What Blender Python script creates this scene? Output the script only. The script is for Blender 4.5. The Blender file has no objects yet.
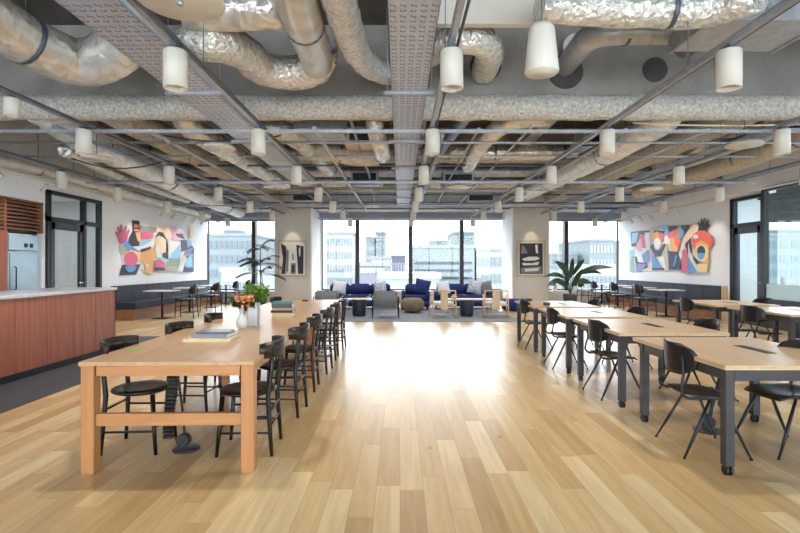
import bpy, bmesh, math, random
from mathutils import Vector, Matrix, noise
random.seed(7)
R = math.radians
C = bpy.context.scene.collection
S = bpy.context.scene

# ---------------------------------------------------------------- camera, world, exposure
EYE = 1.42
cam_d = bpy.data.cameras.new('camera'); cam = bpy.data.objects.new('camera', cam_d); C.objects.link(cam)
cam.location = (0, 0, EYE); cam.rotation_euler = (R(90), 0, 0)
cam_d.sensor_width = 36; cam_d.lens = 22.5; cam_d.clip_start = .05; cam_d.clip_end = 1500
cam_d.shift_x = 0.0; cam_d.shift_y = -1/800
S.camera = cam
S.view_settings.view_transform = 'Standard'; S.view_settings.look = 'None'
S.view_settings.gamma = 1; S.view_settings.use_curve_mapping = False
S.view_settings.exposure = .95
W = bpy.data.worlds.new('sky'); S.world = W; W.use_nodes = True
bg = W.node_tree.nodes['Background']; bg.inputs[0].default_value = (.84, .93, 1, 1); bg.inputs[1].default_value = 3.8
LAMP_W = 64.0

# ---------------------------------------------------------------- materials
M = {}
def nodes(name):
    m = bpy.data.materials.new(name); m.use_nodes = True
    nt = m.node_tree; b = nt.nodes['Principled BSDF']; M[name] = m
    return m, nt, b
def hexc(h):
    h = h.lstrip('#'); v = [int(h[i:i+2], 16)/255 for i in (0, 2, 4)]
    return tuple((c/12.92 if c <= .04045 else ((c+.055)/1.055)**2.4) for c in v)+(1,)
def mat(name, col, rough=.5, metal=0, spec=.5, noise_s=0, noise_a=.0, bump=0, bscale=None, emit=0, sheen=0):
    m, nt, b = nodes(name)
    c = hexc(col) if isinstance(col, str) else tuple(col)+(1,)
    b.inputs['Base Color'].default_value = c; b.inputs['Roughness'].default_value = rough
    b.inputs['Metallic'].default_value = metal; b.inputs['Specular IOR Level'].default_value = spec
    if sheen: b.inputs['Sheen Weight'].default_value = sheen
    if emit:
        b.inputs['Emission Color'].default_value = c; b.inputs['Emission Strength'].default_value = emit
    tc = nt.nodes.new('ShaderNodeTexCoord')
    n = nt.nodes.new('ShaderNodeTexNoise'); n.inputs['Scale'].default_value = noise_s or 6; n.inputs['Detail'].default_value = 5
    nt.links.new(tc.outputs['Object'], n.inputs['Vector'])
    r = nt.nodes.new('ShaderNodeValToRGB'); a = noise_a or .06
    r.color_ramp.elements[0].position = .3; r.color_ramp.elements[1].position = .7
    r.color_ramp.elements[0].color = tuple(x*(1-a) for x in c[:3])+(1,)
    r.color_ramp.elements[1].color = tuple(min(1, x*(1+a)) for x in c[:3])+(1,)
    nt.links.new(n.outputs['Fac'], r.inputs[0]); nt.links.new(r.outputs[0], b.inputs['Base Color'])
    if bump:
        n2 = nt.nodes.new('ShaderNodeTexNoise'); n2.inputs['Scale'].default_value = bscale or 60; n2.inputs['Detail'].default_value = 4
        nt.links.new(tc.outputs['Object'], n2.inputs['Vector'])
        bp = nt.nodes.new('ShaderNodeBump'); bp.inputs['Strength'].default_value = bump; bp.inputs['Distance'].default_value = .02
        nt.links.new(n2.outputs['Fac'], bp.inputs['Height']); nt.links.new(bp.outputs[0], b.inputs['Normal'])
    return m
def wood(name, c1, c2, rough=.4, axis=1, scale=5, spec=.5):
    m, nt, b = nodes(name); L = nt.links.new
    tc = nt.nodes.new('ShaderNodeTexCoord'); mp = nt.nodes.new('ShaderNodeMapping')
    sc = [scale*5]*3; sc[axis] = scale*.35; mp.inputs['Scale'].default_value = sc
    n = nt.nodes.new('ShaderNodeTexNoise'); n.inputs['Scale'].default_value = 1; n.inputs['Detail'].default_value = 7; n.inputs['Distortion'].default_value = .6
    r = nt.nodes.new('ShaderNodeValToRGB'); r.color_ramp.elements[0].position = .3; r.color_ramp.elements[1].position = .68
    r.color_ramp.elements[0].color = hexc(c1); r.color_ramp.elements[1].color = hexc(c2)
    L(tc.outputs['Object'], mp.inputs[0]); L(mp.outputs[0], n.inputs['Vector']); L(n.outputs['Fac'], r.inputs[0]); L(r.outputs[0], b.inputs['Base Color'])
    b.inputs['Roughness'].default_value = rough; b.inputs['Specular IOR Level'].default_value = spec
    return m
def foil(name, col, rough, sc, st, stretch=(1, 1, 1)):
    m, nt, b = nodes(name); L = nt.links.new
    b.inputs['Base Color'].default_value = hexc(col); b.inputs['Metallic'].default_value = .5; b.inputs['Roughness'].default_value = rough
    tc = nt.nodes.new('ShaderNodeTexCoord'); mp = nt.nodes.new('ShaderNodeMapping'); mp.inputs['Scale'].default_value = stretch
    v = nt.nodes.new('ShaderNodeTexVoronoi'); v.inputs['Scale'].default_value = sc; v.distance = 'CHEBYCHEV'
    n = nt.nodes.new('ShaderNodeTexNoise'); n.inputs['Scale'].default_value = sc*.7; n.inputs['Detail'].default_value = 6; n.inputs['Distortion'].default_value = 1.5
    ad = nt.nodes.new('ShaderNodeMath'); ad.operation = 'ADD'
    bp = nt.nodes.new('ShaderNodeBump'); bp.inputs['Strength'].default_value = st; bp.inputs['Distance'].default_value = .03
    r = nt.nodes.new('ShaderNodeValToRGB'); c = hexc(col)
    r.color_ramp.elements[0].position = .35; r.color_ramp.elements[1].position = .65
    r.color_ramp.elements[0].color = (c[0]*.74, c[1]*.73, c[2]*.7, 1); r.color_ramp.elements[1].color = c
    L(tc.outputs['Object'], mp.inputs[0]); L(mp.outputs[0], v.inputs['Vector']); L(mp.outputs[0], n.inputs['Vector'])
    L(v.outputs['Distance'], ad.inputs[0]); L(n.outputs['Fac'], ad.inputs[1]); L(ad.outputs[0], bp.inputs['Height']); L(bp.outputs[0], b.inputs['Normal'])
    L(n.outputs['Fac'], r.inputs[0]); L(r.outputs[0], b.inputs['Base Color'])
    return m

def floor_mat():
    m, nt, b = nodes('oak_floor'); L = nt.links.new; N = nt.nodes.new
    tc = N('ShaderNodeTexCoord'); sp = N('ShaderNodeSeparateXYZ'); L(tc.outputs['Object'], sp.inputs[0])
    def mth(op, a, bb=None, c=None):
        n = N('ShaderNodeMath'); n.operation = op
        for i, v in enumerate((a, bb, c)):
            if v is None: continue
            if isinstance(v, (int, float)): n.inputs[i].default_value = v
            else: L(v, n.inputs[i])
        return n.outputs[0]
    xs = mth('DIVIDE', sp.outputs[0], .148); row = mth('FLOOR', xs)
    wn = N('ShaderNodeTexWhiteNoise'); wn.noise_dimensions = '1D'; L(row, wn.inputs['W'])
    ys = mth('ADD', mth('DIVIDE', sp.outputs[1], 1.15), mth('MULTIPLY', wn.outputs['Value'], 7.3)); pl = mth('FLOOR', ys)
    cb = N('ShaderNodeCombineXYZ'); L(row, cb.inputs[0]); L(pl, cb.inputs[1])
    w2 = N('ShaderNodeTexWhiteNoise'); w2.noise_dimensions = '2D'; L(cb.outputs[0], w2.inputs['Vector'])
    r = N('ShaderNodeValToRGB'); cr = r.color_ramp
    cols = [(0, '#c29d69'), (.15, '#cba873'), (.4, '#d5b27c'), (.65, '#dec08c'), (.88, '#e6cd9e'), (1, '#d0ad78')]
    while len(cr.elements) < len(cols): cr.elements.new(.5)
    for e, (p, c) in zip(cr.elements, cols): e.position = p; e.color = hexc(c)
    L(w2.outputs['Value'], r.inputs[0])
    # grain
    mp = N('ShaderNodeCombineXYZ'); L(mth('MULTIPLY', sp.outputs[0], 19), mp.inputs[0]); L(mth('ADD', mth('MULTIPLY', sp.outputs[1], 1.3), mth('MULTIPLY', w2.outputs['Value'], 40)), mp.inputs[1])
    n = N('ShaderNodeTexNoise'); n.inputs['Scale'].default_value = 1; n.inputs['Detail'].default_value = 8; n.inputs['Distortion'].default_value = .8
    L(mp.outputs[0], n.inputs['Vector'])
    gr = N('ShaderNodeValToRGB'); gr.color_ramp.elements[0].position = .3; gr.color_ramp.elements[1].position = .66
    gr.color_ramp.elements[0].color = (.68, .58, .46, 1); gr.color_ramp.elements[1].color = (1.0, 1.0, 1.0, 1)
    L(n.outputs['Fac'], gr.inputs[0])
    mx = N('ShaderNodeMix'); mx.data_type = 'RGBA'; mx.blend_type = 'MULTIPLY'; mx.inputs[0].default_value = .6
    L(r.outputs[0], mx.inputs[6]); L(gr.outputs[0], mx.inputs[7])
    # seams
    fx = mth('FRACT', xs); fy = mth('FRACT', ys)
    seam = mth('MAXIMUM', mth('GREATER_THAN', mth('ABSOLUTE', mth('SUBTRACT', fx, .5)), .488), mth('GREATER_THAN', mth('ABSOLUTE', mth('SUBTRACT', fy, .5)), .4982))
    # knots
    kn = N('ShaderNodeTexVoronoi'); kn.inputs['Scale'].default_value = 1
    kc = N('ShaderNodeCombineXYZ'); L(mth('MULTIPLY', sp.outputs[0], 3.2), kc.inputs[0]); L(mth('MULTIPLY', sp.outputs[1], 1.5), kc.inputs[1]); L(kc.outputs[0], kn.inputs['Vector'])
    kr = N('ShaderNodeValToRGB'); kr.color_ramp.elements[0].position = .02; kr.color_ramp.elements[0].color = (.45, .33, .22, 1); kr.color_ramp.elements[1].position = .075; kr.color_ramp.elements[1].color = (1, 1, 1, 1)
    L(kn.outputs['Distance'], kr.inputs[0])
    m2 = N('ShaderNodeMix'); m2.data_type = 'RGBA'; m2.blend_type = 'MULTIPLY'; m2.inputs[0].default_value = .9
    L(mx.outputs[2], m2.inputs[6]); L(kr.outputs[0], m2.inputs[7])
    m3 = N('ShaderNodeMix'); m3.data_type = 'RGBA'; m3.blend_type = 'MULTIPLY'; L(mth('MULTIPLY', seam, .45), m3.inputs[0])
    L(m2.outputs[2], m3.inputs[6]); m3.inputs[7].default_value = (.35, .25, .16, 1)
    L(m3.outputs[2], b.inputs['Base Color'])
    b.inputs['Coat Weight'].default_value = .6; b.inputs['Coat Roughness'].default_value = .24
    b.inputs['Roughness'].default_value = .27; b.inputs['Specular IOR Level'].default_value = .7
    L(mth('ADD', mth('MULTIPLY', n.outputs['Fac'], .14), .27), b.inputs['Roughness'])
    return m
floor_mat()

def glass_mat(name, col=(1, 1, 1), refl=.06, rough=0.0, frost=0):
    m = bpy.data.materials.new(name); m.use_nodes = True; M[name] = m; nt = m.node_tree; nt.nodes.clear()
    o = nt.nodes.new('ShaderNodeOutputMaterial'); t = nt.nodes.new('ShaderNodeBsdfTransparent'); t.inputs[0].default_value = tuple(col)+(1,)
    g = nt.nodes.new('ShaderNodeBsdfGlossy'); g.inputs['Roughness'].default_value = rough
    x = nt.nodes.new('ShaderNodeMixShader'); f = nt.nodes.new('ShaderNodeLayerWeight'); f.inputs[0].default_value = .5; pw = nt.nodes.new('ShaderNodeMath'); pw.operation = 'POWER'; pw.inputs[1].default_value = 5; nt.links.new(f.outputs['Facing'], pw.inputs[0])
    mm = nt.nodes.new('ShaderNodeMath'); mm.operation = 'MULTIPLY_ADD'; mm.inputs[1].default_value = .8; mm.inputs[2].default_value = refl
    nt.links.new(pw.outputs[0], mm.inputs[0]); nt.links.new(mm.outputs[0], x.inputs[0]); nt.links.new(t.outputs[0], x.inputs[1]); nt.links.new(g.outputs[0], x.inputs[2])
    out = x.outputs[0]
    if frost:
        d = nt.nodes.new('ShaderNodeBsdfTranslucent'); d.inputs[0].default_value = (.34, .42, .44, 1)
        d2 = nt.nodes.new('ShaderNodeBsdfDiffuse'); d2.inputs[0].default_value = (.8, .9, .92, 1)
        y0 = nt.nodes.new('ShaderNodeMixShader'); y0.inputs[0].default_value = .5; nt.links.new(d.outputs[0], y0.inputs[1]); nt.links.new(d2.outputs[0], y0.inputs[2])
        y = nt.nodes.new('ShaderNodeMixShader'); y.inputs[0].default_value = frost
        nt.links.new(out, y.inputs[1]); nt.links.new(y0.outputs[0], y.inputs[2]); out = y.outputs[0]
    nt.links.new(out, o.inputs[0])
glass_mat('window_glass', refl=.02); glass_mat('partition_glass', (.80, .86, .87), .04); glass_mat('frosted_glass', (.9, .97, .98), .03, frost=.85)

mat('white_wall', '#f0f1f4', .8, noise_a=.02); mat('concrete', '#928f8c', .9, noise_s=2.2, noise_a=.2, bump=.6, bscale=25); mat('slab', '#4f4d4b', .9, noise_s=3, noise_a=.25, bump=.5, bscale=18); mat('slab_dark', '#4a4a4c', .9, noise_s=3, noise_a=.3)
mat('fireproof', '#bfbcb6', 1, noise_s=26, noise_a=.32, bump=1.0, bscale=22, spec=.1)
mat('column_paint', '#ccc5bb', .8, noise_a=.03); mat('dark_floor', '#3d4046', .6, noise_s=20, noise_a=.12)
mat('valance', '#8f959e', .6)
mat('rug', '#82868d', .95, noise_s=90, noise_a=.2, bump=.4, bscale=200)
wood('cherry', '#8f4f3a', '#a9644a', .42, 2, 4); wood('oak_orange', '#b17a4b', '#c18a58', .42, 2, 5); wood('oak_apron', '#b17a4b', '#c18a58', .42, 0, 5)
wood('oak_top', '#b58f68', '#c6a17a', .3, 1, 4); wood('work_top', '#c0a07c', '#d0b18c', .3, 1, 4); wood('ply_edge', '#c9b08b', '#dcc6a2', .5, 0, 8)
wood('slat_wood', '#7a4a30', '#93603f', .5, 1, 5); wood('ash', '#d5b58c', '#e6cba4', .45, 2, 5); wood('base_wood', '#7f5638', '#9a6b47', .45, 1, 4)
wood('dark_back', '#1a1411', '#2c211b', .34, 0, 4)
mat('counter_top', '#c9ccd1', .25); mat('black_wood', '#0d0e11', .3, noise_a=.2); mat('black_frame', '#1b1e24', .45)
mat('navy_frame', '#2b3442', .4); mat('black_plastic', '#17181b', .4); mat('ply_black', '#131316', .36, noise_s=12, noise_a=.2)
mat('table_metal', '#3b393d', .45, metal=.2); mat('navy_leather', '#20263a', .6, noise_a=.12); mat('blue_fabric', '#182a68', .85, noise_s=60, noise_a=.15, sheen=.1)
mat('grey_fabric', '#77777b', .9, noise_s=80, noise_a=.15); mat('white_fabric', '#dfe0e2', .85, noise_s=40, noise_a=.08); mat('print_fabric', '#b8bdc8', .85, noise_s=22, noise_a=.45)
mat('wicker', '#84705a', .8, noise_s=55, noise_a=.35, bump=.8, bscale=70); mat('navy_drum', '#232939', .5)
mat('lamp_white', '#d2cec4', .45, noise_a=.02); mat('lamp_lens', '#fff2dc', .5, emit=1.2); mat('chrome', '#c9c9c9', .2, metal=1)
mat('strut', '#a3a8b0', .38, metal=.5, noise_s=14, noise_a=.15); mat('strut_dark', '#646b78', .45, metal=.7); mat('steel_bright', '#dcdcdc', .22, metal=.8); mat('galv', '#b4b9c2', .32, metal=.5, noise_s=10, noise_a=.15)
mat('tray', '#bcc4d6', .38, metal=.3, noise_s=10, noise_a=.12); mat('tray_hole', '#4b4e5c', .8); mat('duct_cream', '#c0b8aa', .6, metal=.25, noise_s=12, noise_a=.2)
mat('cable_black', '#24252a', .6); mat('blue_pipe', '#8fa0bb', .4, metal=.6)
foil('foil', '#eceae6', .22, 7, .7); foil('foil_bright', '#f3f5f8', .25, 12, .6); M['foil_bright'].node_tree.nodes['Principled BSDF'].inputs['Metallic'].default_value = .3; foil('foil_fine', '#ecebe7', .25, 16, .8); foil('foil_smooth', '#e0dfdc', .3, 3, .3)  # foil_bright: white reflections put into a paler, less metallic base colour
mat('steel_fridge', '#a9bcc6', .3, metal=.6); mat('leaf', '#2f4a2c', .5, noise_s=9, noise_a=.3); mat('leaf_light', '#6f9038', .5, noise_s=9, noise_a=.3)
mat('leaf_dark', '#24382b', .5, noise_s=9, noise_a=.3); mat('stem', '#4d4a36', .7); mat('pot_dark', '#33353a', .6)
mat('petal_orange', '#df8450', .6, noise_s=20, noise_a=.2); mat('petal_pink', '#e9a58f', .6); mat('petal_white', '#ece8cf', .6); mat('petal_red', '#b5405c', .6)
mat('ceramic', '#c6c8c4', .25, noise_a=.05); mat('ceramic_white', '#dcdee0', .3); mat('soil', '#3a2c22', .9)
mat('teal', '#3f7f78', .6); mat('book_brown', '#b39a7b', .7); mat('book_black', '#2d2a28', .6); mat('page', '#e3ddcf', .8); mat('cover_cream', '#d8c39c', .6); mat('cover_grey', '#7d828c', .35); mat('cover_dark', '#474b57', .3)
mat('green_card', '#86c94a', .6); mat('picture_mat', '#d9d2c6', .8); mat('picture_frame', '#b8ab98', .5); mat('ink', '#26262a', .6); mat('ink_mid', '#77757a', .6); mat('ink_light', '#d6d3ce', .6)
mat('gypsum_outside', '#8f9496', .9)
for k, c in dict(b_pale='#9aa7ad', b_white='#c4cbce', b_blue='#3a5488', b_lav='#9a97a6', b_grey='#87949b', b_line='#5c6d78', b_roof='#a9afb3', b_green='#7d9391').items(): mat(k, tuple(v*(.2 if k in ('b_blue', 'b_line') else .4) for v in hexc(c)[:3]), .8)
PAL = dict(w='#e6e0dc', k='#20222b', n='#2a2c4d', b='#5c93d2', s='#8fc3e6', p='#d9607e', q='#e3a2bd', o='#eaa85e', y='#ead08c', g='#8d9a86', r='#e25f4c', c='#efc9a6', v='#8a80b4', t='#b9b3a2')
for k, c in PAL.items(): mat('paint_'+k, c, .55, noise_a=.02)

# ---------------------------------------------------------------- helpers
class MB:
    def __init__(s): s.bm = bmesh.new(); s.mats = []; s.mi = 0; s.sm = False
    def m(s, name):
        if name not in s.mats: s.mats.append(name)
        s.mi = s.mats.index(name); return s
    def _f(s, vs, smooth=None):
        try:
            f = s.bm.faces.new(vs); f.material_index = s.mi; f.smooth = s.sm if smooth is None else smooth; return f
        except ValueError: return None
    def box(s, x0, x1, y0, y1, z0, z1, bev=0, mtx=None):
        bm2 = bmesh.new(); bmesh.ops.create_cube(bm2, size=1)
        bmesh.ops.scale(bm2, vec=(abs(x1-x0), abs(y1-y0), abs(z1-z0)), verts=bm2.verts)
        if bev: bmesh.ops.bevel(bm2, geom=bm2.edges[:], offset=bev, segments=2 if bev > .012 else 1, affect='EDGES', clamp_overlap=True)
        bmesh.ops.translate(bm2, vec=((x0+x1)/2, (y0+y1)/2, (z0+z1)/2), verts=bm2.verts)
        if mtx: bmesh.ops.transform(bm2, matrix=mtx, verts=bm2.verts)
        s.merge(bm2, bev > .012); return s
    def merge(s, bm2, smooth=False):
        mp = {}
        for v in bm2.verts: mp[v] = s.bm.verts.new(v.co)
        for f in bm2.faces: s._f([mp[v] for v in f.verts], smooth)
        bm2.free()
    def tube(s, path, r, seg=10, cap=True, crinkle=0, freq=3, smooth=True, flat=1.0, res=None, twist=0):
        pts = [Vector(p) for p in path]
        if res:                                   # catmull-rom resample
            q = []
            P = [pts[0]*2-pts[1]]+pts+[pts[-1]*2-pts[-2]]
            for i in range(1, len(P)-2):
                a, b, c, d = P[i-1:i+3]
                n = max(2, int((c-b).length/res))
                for k in range(n):
                    t = k/n
                    q.append(.5*((2*b)+(c-a)*t+(2*a-5*b+4*c-d)*t*t+(3*b-a-3*c+d)*t**3))
            q.append(pts[-1]); 
            rr = r if callable(r) else None
            pts = q
        n = len(pts); rings = []
        up = None
        for i, p in enumerate(pts):
            t = (pts[min(i+1, n-1)]-pts[max(i-1, 0)]).normalized()
            if up is None:
                up = Vector((0, 0, 1)) if abs(t.z) < .9 else Vector((0, 1, 0))
            u = (up-t*up.dot(t)).normalized(); v = t.cross(u); up = u
            rad = r(i/(n-1)) if callable(r) else r
            if isinstance(r, (list, tuple)):
                k_ = i/(n-1)*(len(r)-1); j_ = min(int(k_), len(r)-2); rad = r[j_]+(r[j_+1]-r[j_])*(k_-j_)
            ring = []
            for k in range(seg):
                a = 2*math.pi*k/seg+twist; rk = rad
                if crinkle: 
                    q0 = p+(u*math.cos(a)+v*math.sin(a))*rad
                    rk = rad*(1+crinkle*noise.noise(q0*freq)+crinkle*.6*noise.noise(q0*freq*3.1))
                ring.append(s.bm.verts.new(p+u*math.cos(a)*rk*flat+v*math.sin(a)*rk))
            rings.append(ring)
        for i in range(n-1):
            for k in range(seg):
                s._f([rings[i][k], rings[i][(k+1) % seg], rings[i+1][(k+1) % seg], rings[i+1][k]], smooth)
        if cap: s._f(rings[0][::-1], False); s._f(rings[-1], False)
        return s
    def bar(s, p0, p1, w, h=None):
        return s.tube([p0, p1], math.hypot(w, h or w)/2 if False else w*.7071, 4, smooth=False, twist=math.pi/4)
    def lathe(s, prof, c=(0, 0, 0), seg=20, smooth=True, sx=1, sy=1):
        rings = []
        for (r, z) in prof:
            rings.append([s.bm.verts.new((c[0]+r*sx*math.cos(2*math.pi*k/seg), c[1]+r*sy*math.sin(2*math.pi*k/seg), c[2]+z)) for k in range(seg)])
        for i in range(len(rings)-1):
            for k in range(seg): s._f([rings[i][k], rings[i][(k+1) % seg], rings[i+1][(k+1) % seg], rings[i+1][k]], smooth)
        s._f(rings[0][::-1], False); s._f(rings[-1], False); return s
    def poly(s, pts, th, nrm):
        """flat polygon with thickness th along nrm"""
        d = Vector(nrm)*th
        a = [s.bm.verts.new(Vector(p)) for p in pts]; b = [s.bm.verts.new(Vector(p)+d) for p in pts]
        s._f(a[::-1]); s._f(b)
        for i in range(len(a)): s._f([a[i], a[(i+1) % len(a)], b[(i+1) % len(a)], b[i]])
        return s
    def build(s, name, material=None, parent=None, loc=None, rotz=0, sub=0):
        bmesh.ops.recalc_face_normals(s.bm, faces=s.bm.faces[:])
        me = bpy.data.meshes.new(name); s.bm.to_mesh(me); s.bm.free()
        for mn in (s.mats or [material]): me.materials.append(M[mn])
        o = bpy.data.objects.new(name, me); C.objects.link(o)
        if loc: o.location = loc
        o.rotation_euler.z = rotz
        if parent: o.parent = parent
        if sub:
            md = o.modifiers.new('sub', 'SUBSURF'); md.levels = sub; md.render_levels = sub
        return o
def tag(o, label, cat, group=None, kind=None):
    o['label'] = label; o['category'] = cat
    if group: o['group'] = group
    if kind: o['kind'] = kind
    return o
def thing(name, label, cat, loc=(0, 0, 0), rotz=0, group=None):
    o = bpy.data.objects.new(name, None); C.objects.link(o); o.location = loc; o.rotation_euler.z = rotz; o.empty_display_size = .1
    return tag(o, label, cat, group)
def struct(mb, name, material=None):
    o = mb.build(name, material); o['kind'] = 'structure'; return o
def kids(o): return [c for c in bpy.data.objects if c.parent == o]
def dup(o, loc, rotz, label, group=None):
    c = o.copy(); C.objects.link(c); c.location = loc; c.rotation_euler.z = rotz; c['label'] = label
    if group: c['group'] = group
    for ch in kids(o):
        k = ch.copy(); C.objects.link(k); k.parent = c
        for g in kids(ch):
            q = g.copy(); C.objects.link(q); q.parent = k
    return c
def P(px, py, z):
    """place point seen at (px,py) in the photograph that lies at height z"""
    Y = 500*(EYE-z)/(py-265.5); return Vector(((px-400.5)*Y/500, Y, z))
def D(px, py, Y):
    return Vector(((px-400.5)*Y/500, Y, EYE+(265.5-py)*Y/500))
ORD = ['first', 'second', 'third', 'fourth', 'fifth', 'sixth', 'seventh', 'eighth']

# ---------------------------------------------------------------- room shell
XL, XR, YW, ZC, YB = -7.45, 8.45, 19.3, 4.8, -4.0
struct(MB().box(XL-3, XR+4, YB-.3, YW+.3, -.3, 0), 'floor', 'oak_floor')
struct(MB().box(XL, -3.83, YB, 10.0, 0, .006), 'floor_service', 'dark_floor')
struct(MB().box(XL-.2, XR+4, YB-.3, YW+.3, ZC, ZC+.3), 'ceiling', 'slab')
# left wall with door opening (Y 10.5..12.4) and fridge recess
wl = MB()
wl.box(XL-.2, XL, YB, 7.6, 0, ZC).box(XL-.2, XL, 10.4, 10.5, 0, ZC).box(XL-.2, XL, 12.42, YW, 0, ZC).box(XL-.2, XL, 10.5, 12.42, 3.03, ZC).box(XL-.2, XL, 7.6, 10.4, 2.72, ZC)
struct(wl, 'wall_left', 'white_wall')
# room beyond the left door, and recess back
struct(MB().box(XL-2.9, XL-2.7, 7.4, 14, 0, 3.2).box(XL-2.7, XL-.2, 7.3, 7.5, 0, 3.2).box(XL-2.7, XL-.2, 14, 14.2, 0, 3.2).box(XL-2.9, XL-.2, 7.3, 14.2, 3.2, 3.3).box(XL-1.0, XL-.9, 7.6, 10.4, 0, 2.72), 'wall_left_room', 'white_wall')
# right wall
wr = MB().box(XR, XR+.2, 12.75, YW, 0, ZC).box(XR, XR+.2, 11.5, 12.75, 3.1, ZC).box(XR, XR+.2, YB, 11.5, 3.22, ZC)
struct(wr, 'wall_right', 'white_wall')
wrr = MB().box(XR+.2, XR+1.5, 13.6, 13.8, 0, 3.4).box(XR+1.5, XR+3.8, 13.6, 13.8, 0, .4).box(XR+2.6, XR+2.7, 13.6, 13.8, 0, 2.6)
struct(wrr, 'wall_right_room', 'white_wall')
struct(MB().box(XR+.2, XR+3.8, YB, 14, 3.4, 3.5).box(XR+1.5, XR+3.8, 13.6, 13.8, 2.6, 3.4).box(XR+.2, XR+3.8, 11.9, 12.1, 3.0, 3.4), 'ceiling_meeting_room', 'slab_dark')
# far window wall: sill band, head band and flanking pieces
ZS, ZH = .46, 3.22
wf = MB().box(XL-.2, XR+.2, YW, YW+.25, 0, ZS).box(XL-.2, XR+.2, YW, YW+.25, ZH, ZC)
wf.box(-3.2, -3.03, YW-.02, YW+.2, ZS, ZH).box(4.03, 4.2, YW-.02, YW+.2, ZS, ZH)
struct(wf, 'wall_far', 'white_wall')
struct(MB().box(-3.1, 3.93, YW-.35, YW-.12, 3.16, 3.42).box(XL, -4.34, YW-.35, YW-.12, 3.1, 3.42).box(5.17, XR, YW-.35, YW-.12, 3.1, 3.42), 'trim_blind_box', 'valance')
# windows (each opening a window with frame and pane)
def window(n, x0, x1, y=YW+.08, z0=ZS, z1=ZH):
    f = MB(); t = .05
    f.box(x0, x1, y-.05, y+.05, z0, z0+t).box(x0, x1, y-.05, y+.05, z1-t, z1).box(x0, x0+t, y-.05, y+.05, z0, z1).box(x1-t, x1, y-.05, y+.05, z0, z1)
    o = f.build('window_%d' % n, 'black_frame'); o['kind'] = 'structure'
    MB().box(x0+t, x1-t, y-.004, y+.004, z0+t, z1-t).build('pane', 'window_glass', o)
mull = [-5.62, -1.64, .405, 2.37, 6.39]
spans = [(XL, -5.62), (-5.62, -3.7), (-3.03, -1.64), (-1.64, .405), (.405, 2.37), (2.37, 4.03), (4.2, 6.39), (6.39, XR)]
for i, (a, b) in enumerate(spans): window(i+1, a, b)
mm = MB()
for x in mull: mm.box(x-.075, x+.075, YW-.12, YW+.16, ZS, ZH)
struct(mm, 'trim_mullions', 'black_frame')
struct(MB().box(XL, XR, YW-.3, YW+.02, ZS-.04, ZS), 'trim_sill', 'white_wall')
# wall behind the camera: unseen, given windows to let in frontal fill light
for i in range(8):
    x0 = XL+i*(XR-XL)/8; window(9+i, x0, x0+(XR-XL)/8, YB, .3, 4.0)
struct(MB().box(XL-.2, XR+.2, YB-.2, YB, 0, .3).box(XL-.2, XR+.2, YB-.2, YB, 4.0, ZC), 'wall_rear', 'white_wall')
struct(MB().box(XL, XL+.015, 12.42, YW, 0, .1), 'baseboard_left', 'white_wall')

cl_ = thing('room_fill_lamp', 'added fill lamp brightening the room behind the left glazed door', 'lamp', (XL-1.5, 11.6, 3.13))  # added fixture, there to brighten the room beyond the door
MB().box(-.3, .3, -.3, .3, .01, .06, .004).build('housing', 'white_wall', cl_)
MB().box(-.27, .27, -.27, .27, 0, .01).build('diffuser', 'lamp_lens', cl_)
_l = bpy.data.lights.new('room_fill', 'AREA'); _l.energy = 24; _l.size = .5
_o = bpy.data.objects.new('room_fill', _l); C.objects.link(_o); _o.parent = cl_; _o.location = (0, 0, -.02)
# left timber cladding, slats
cl = MB()
for y0, y1 in ((7.6, 8.42), (8.43, 9.25)): cl.box(XL-.02, XL+.03, y0, y1, 0, 2.08)
cl.box(XL-.04, XL+.03, 9.26, 9.46, 0, 2.08)
struct(cl, 'wall_cladding', 'cherry')
sl = MB().m('black_frame').box(XL-.12, XL-.09, 7.6, 10.4, 2.05, 2.72).m('slat_wood')
for i in range(8): sl.box(XL-.06, XL+.03, 7.6, 10.38, 2.12+i*.072, 2.15+i*.072)
for y in (8.4, 9.4, 10.36): sl.box(XL-.06, XL+.035, y-.03, y+.03, 2.08, 2.72)
sl.box(XL-.06, XL+.035, 7.6, 10.4, 2.68, 2.72)
struct(sl, 'trim_slats')
fr = thing('fridge', 'tall pale steel fridge in the recess left of the glazed door', 'fridge', (XL-.42, 9.93, 0))
MB().box(-.4, .4, -.39, .36, .02, 1.7, .01).build('body', 'steel_fridge', fr)
MB().box(.4, .43, -.38, .35, .1, 1.66, .008).build('door', 'steel_fridge', fr)
fd = kids(fr)[1]
MB().tube([(.44, -.3, .95), (.48, -.3, .97), (.48, -.3, 1.38), (.44, -.3, 1.4)], .012, 8).build('handle', 'black_frame', fd)
MB().box(-.4, .41, -.39, .36, 1.72, 2.02, .005).build('control_panel', 'steel_fridge', fr)
MB().box(.41, .425, -.0, .07, 1.78, 1.86).box(.41, .425, .15, .22, 1.78, 1.86).build('display', 'black_frame', fr)

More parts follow.
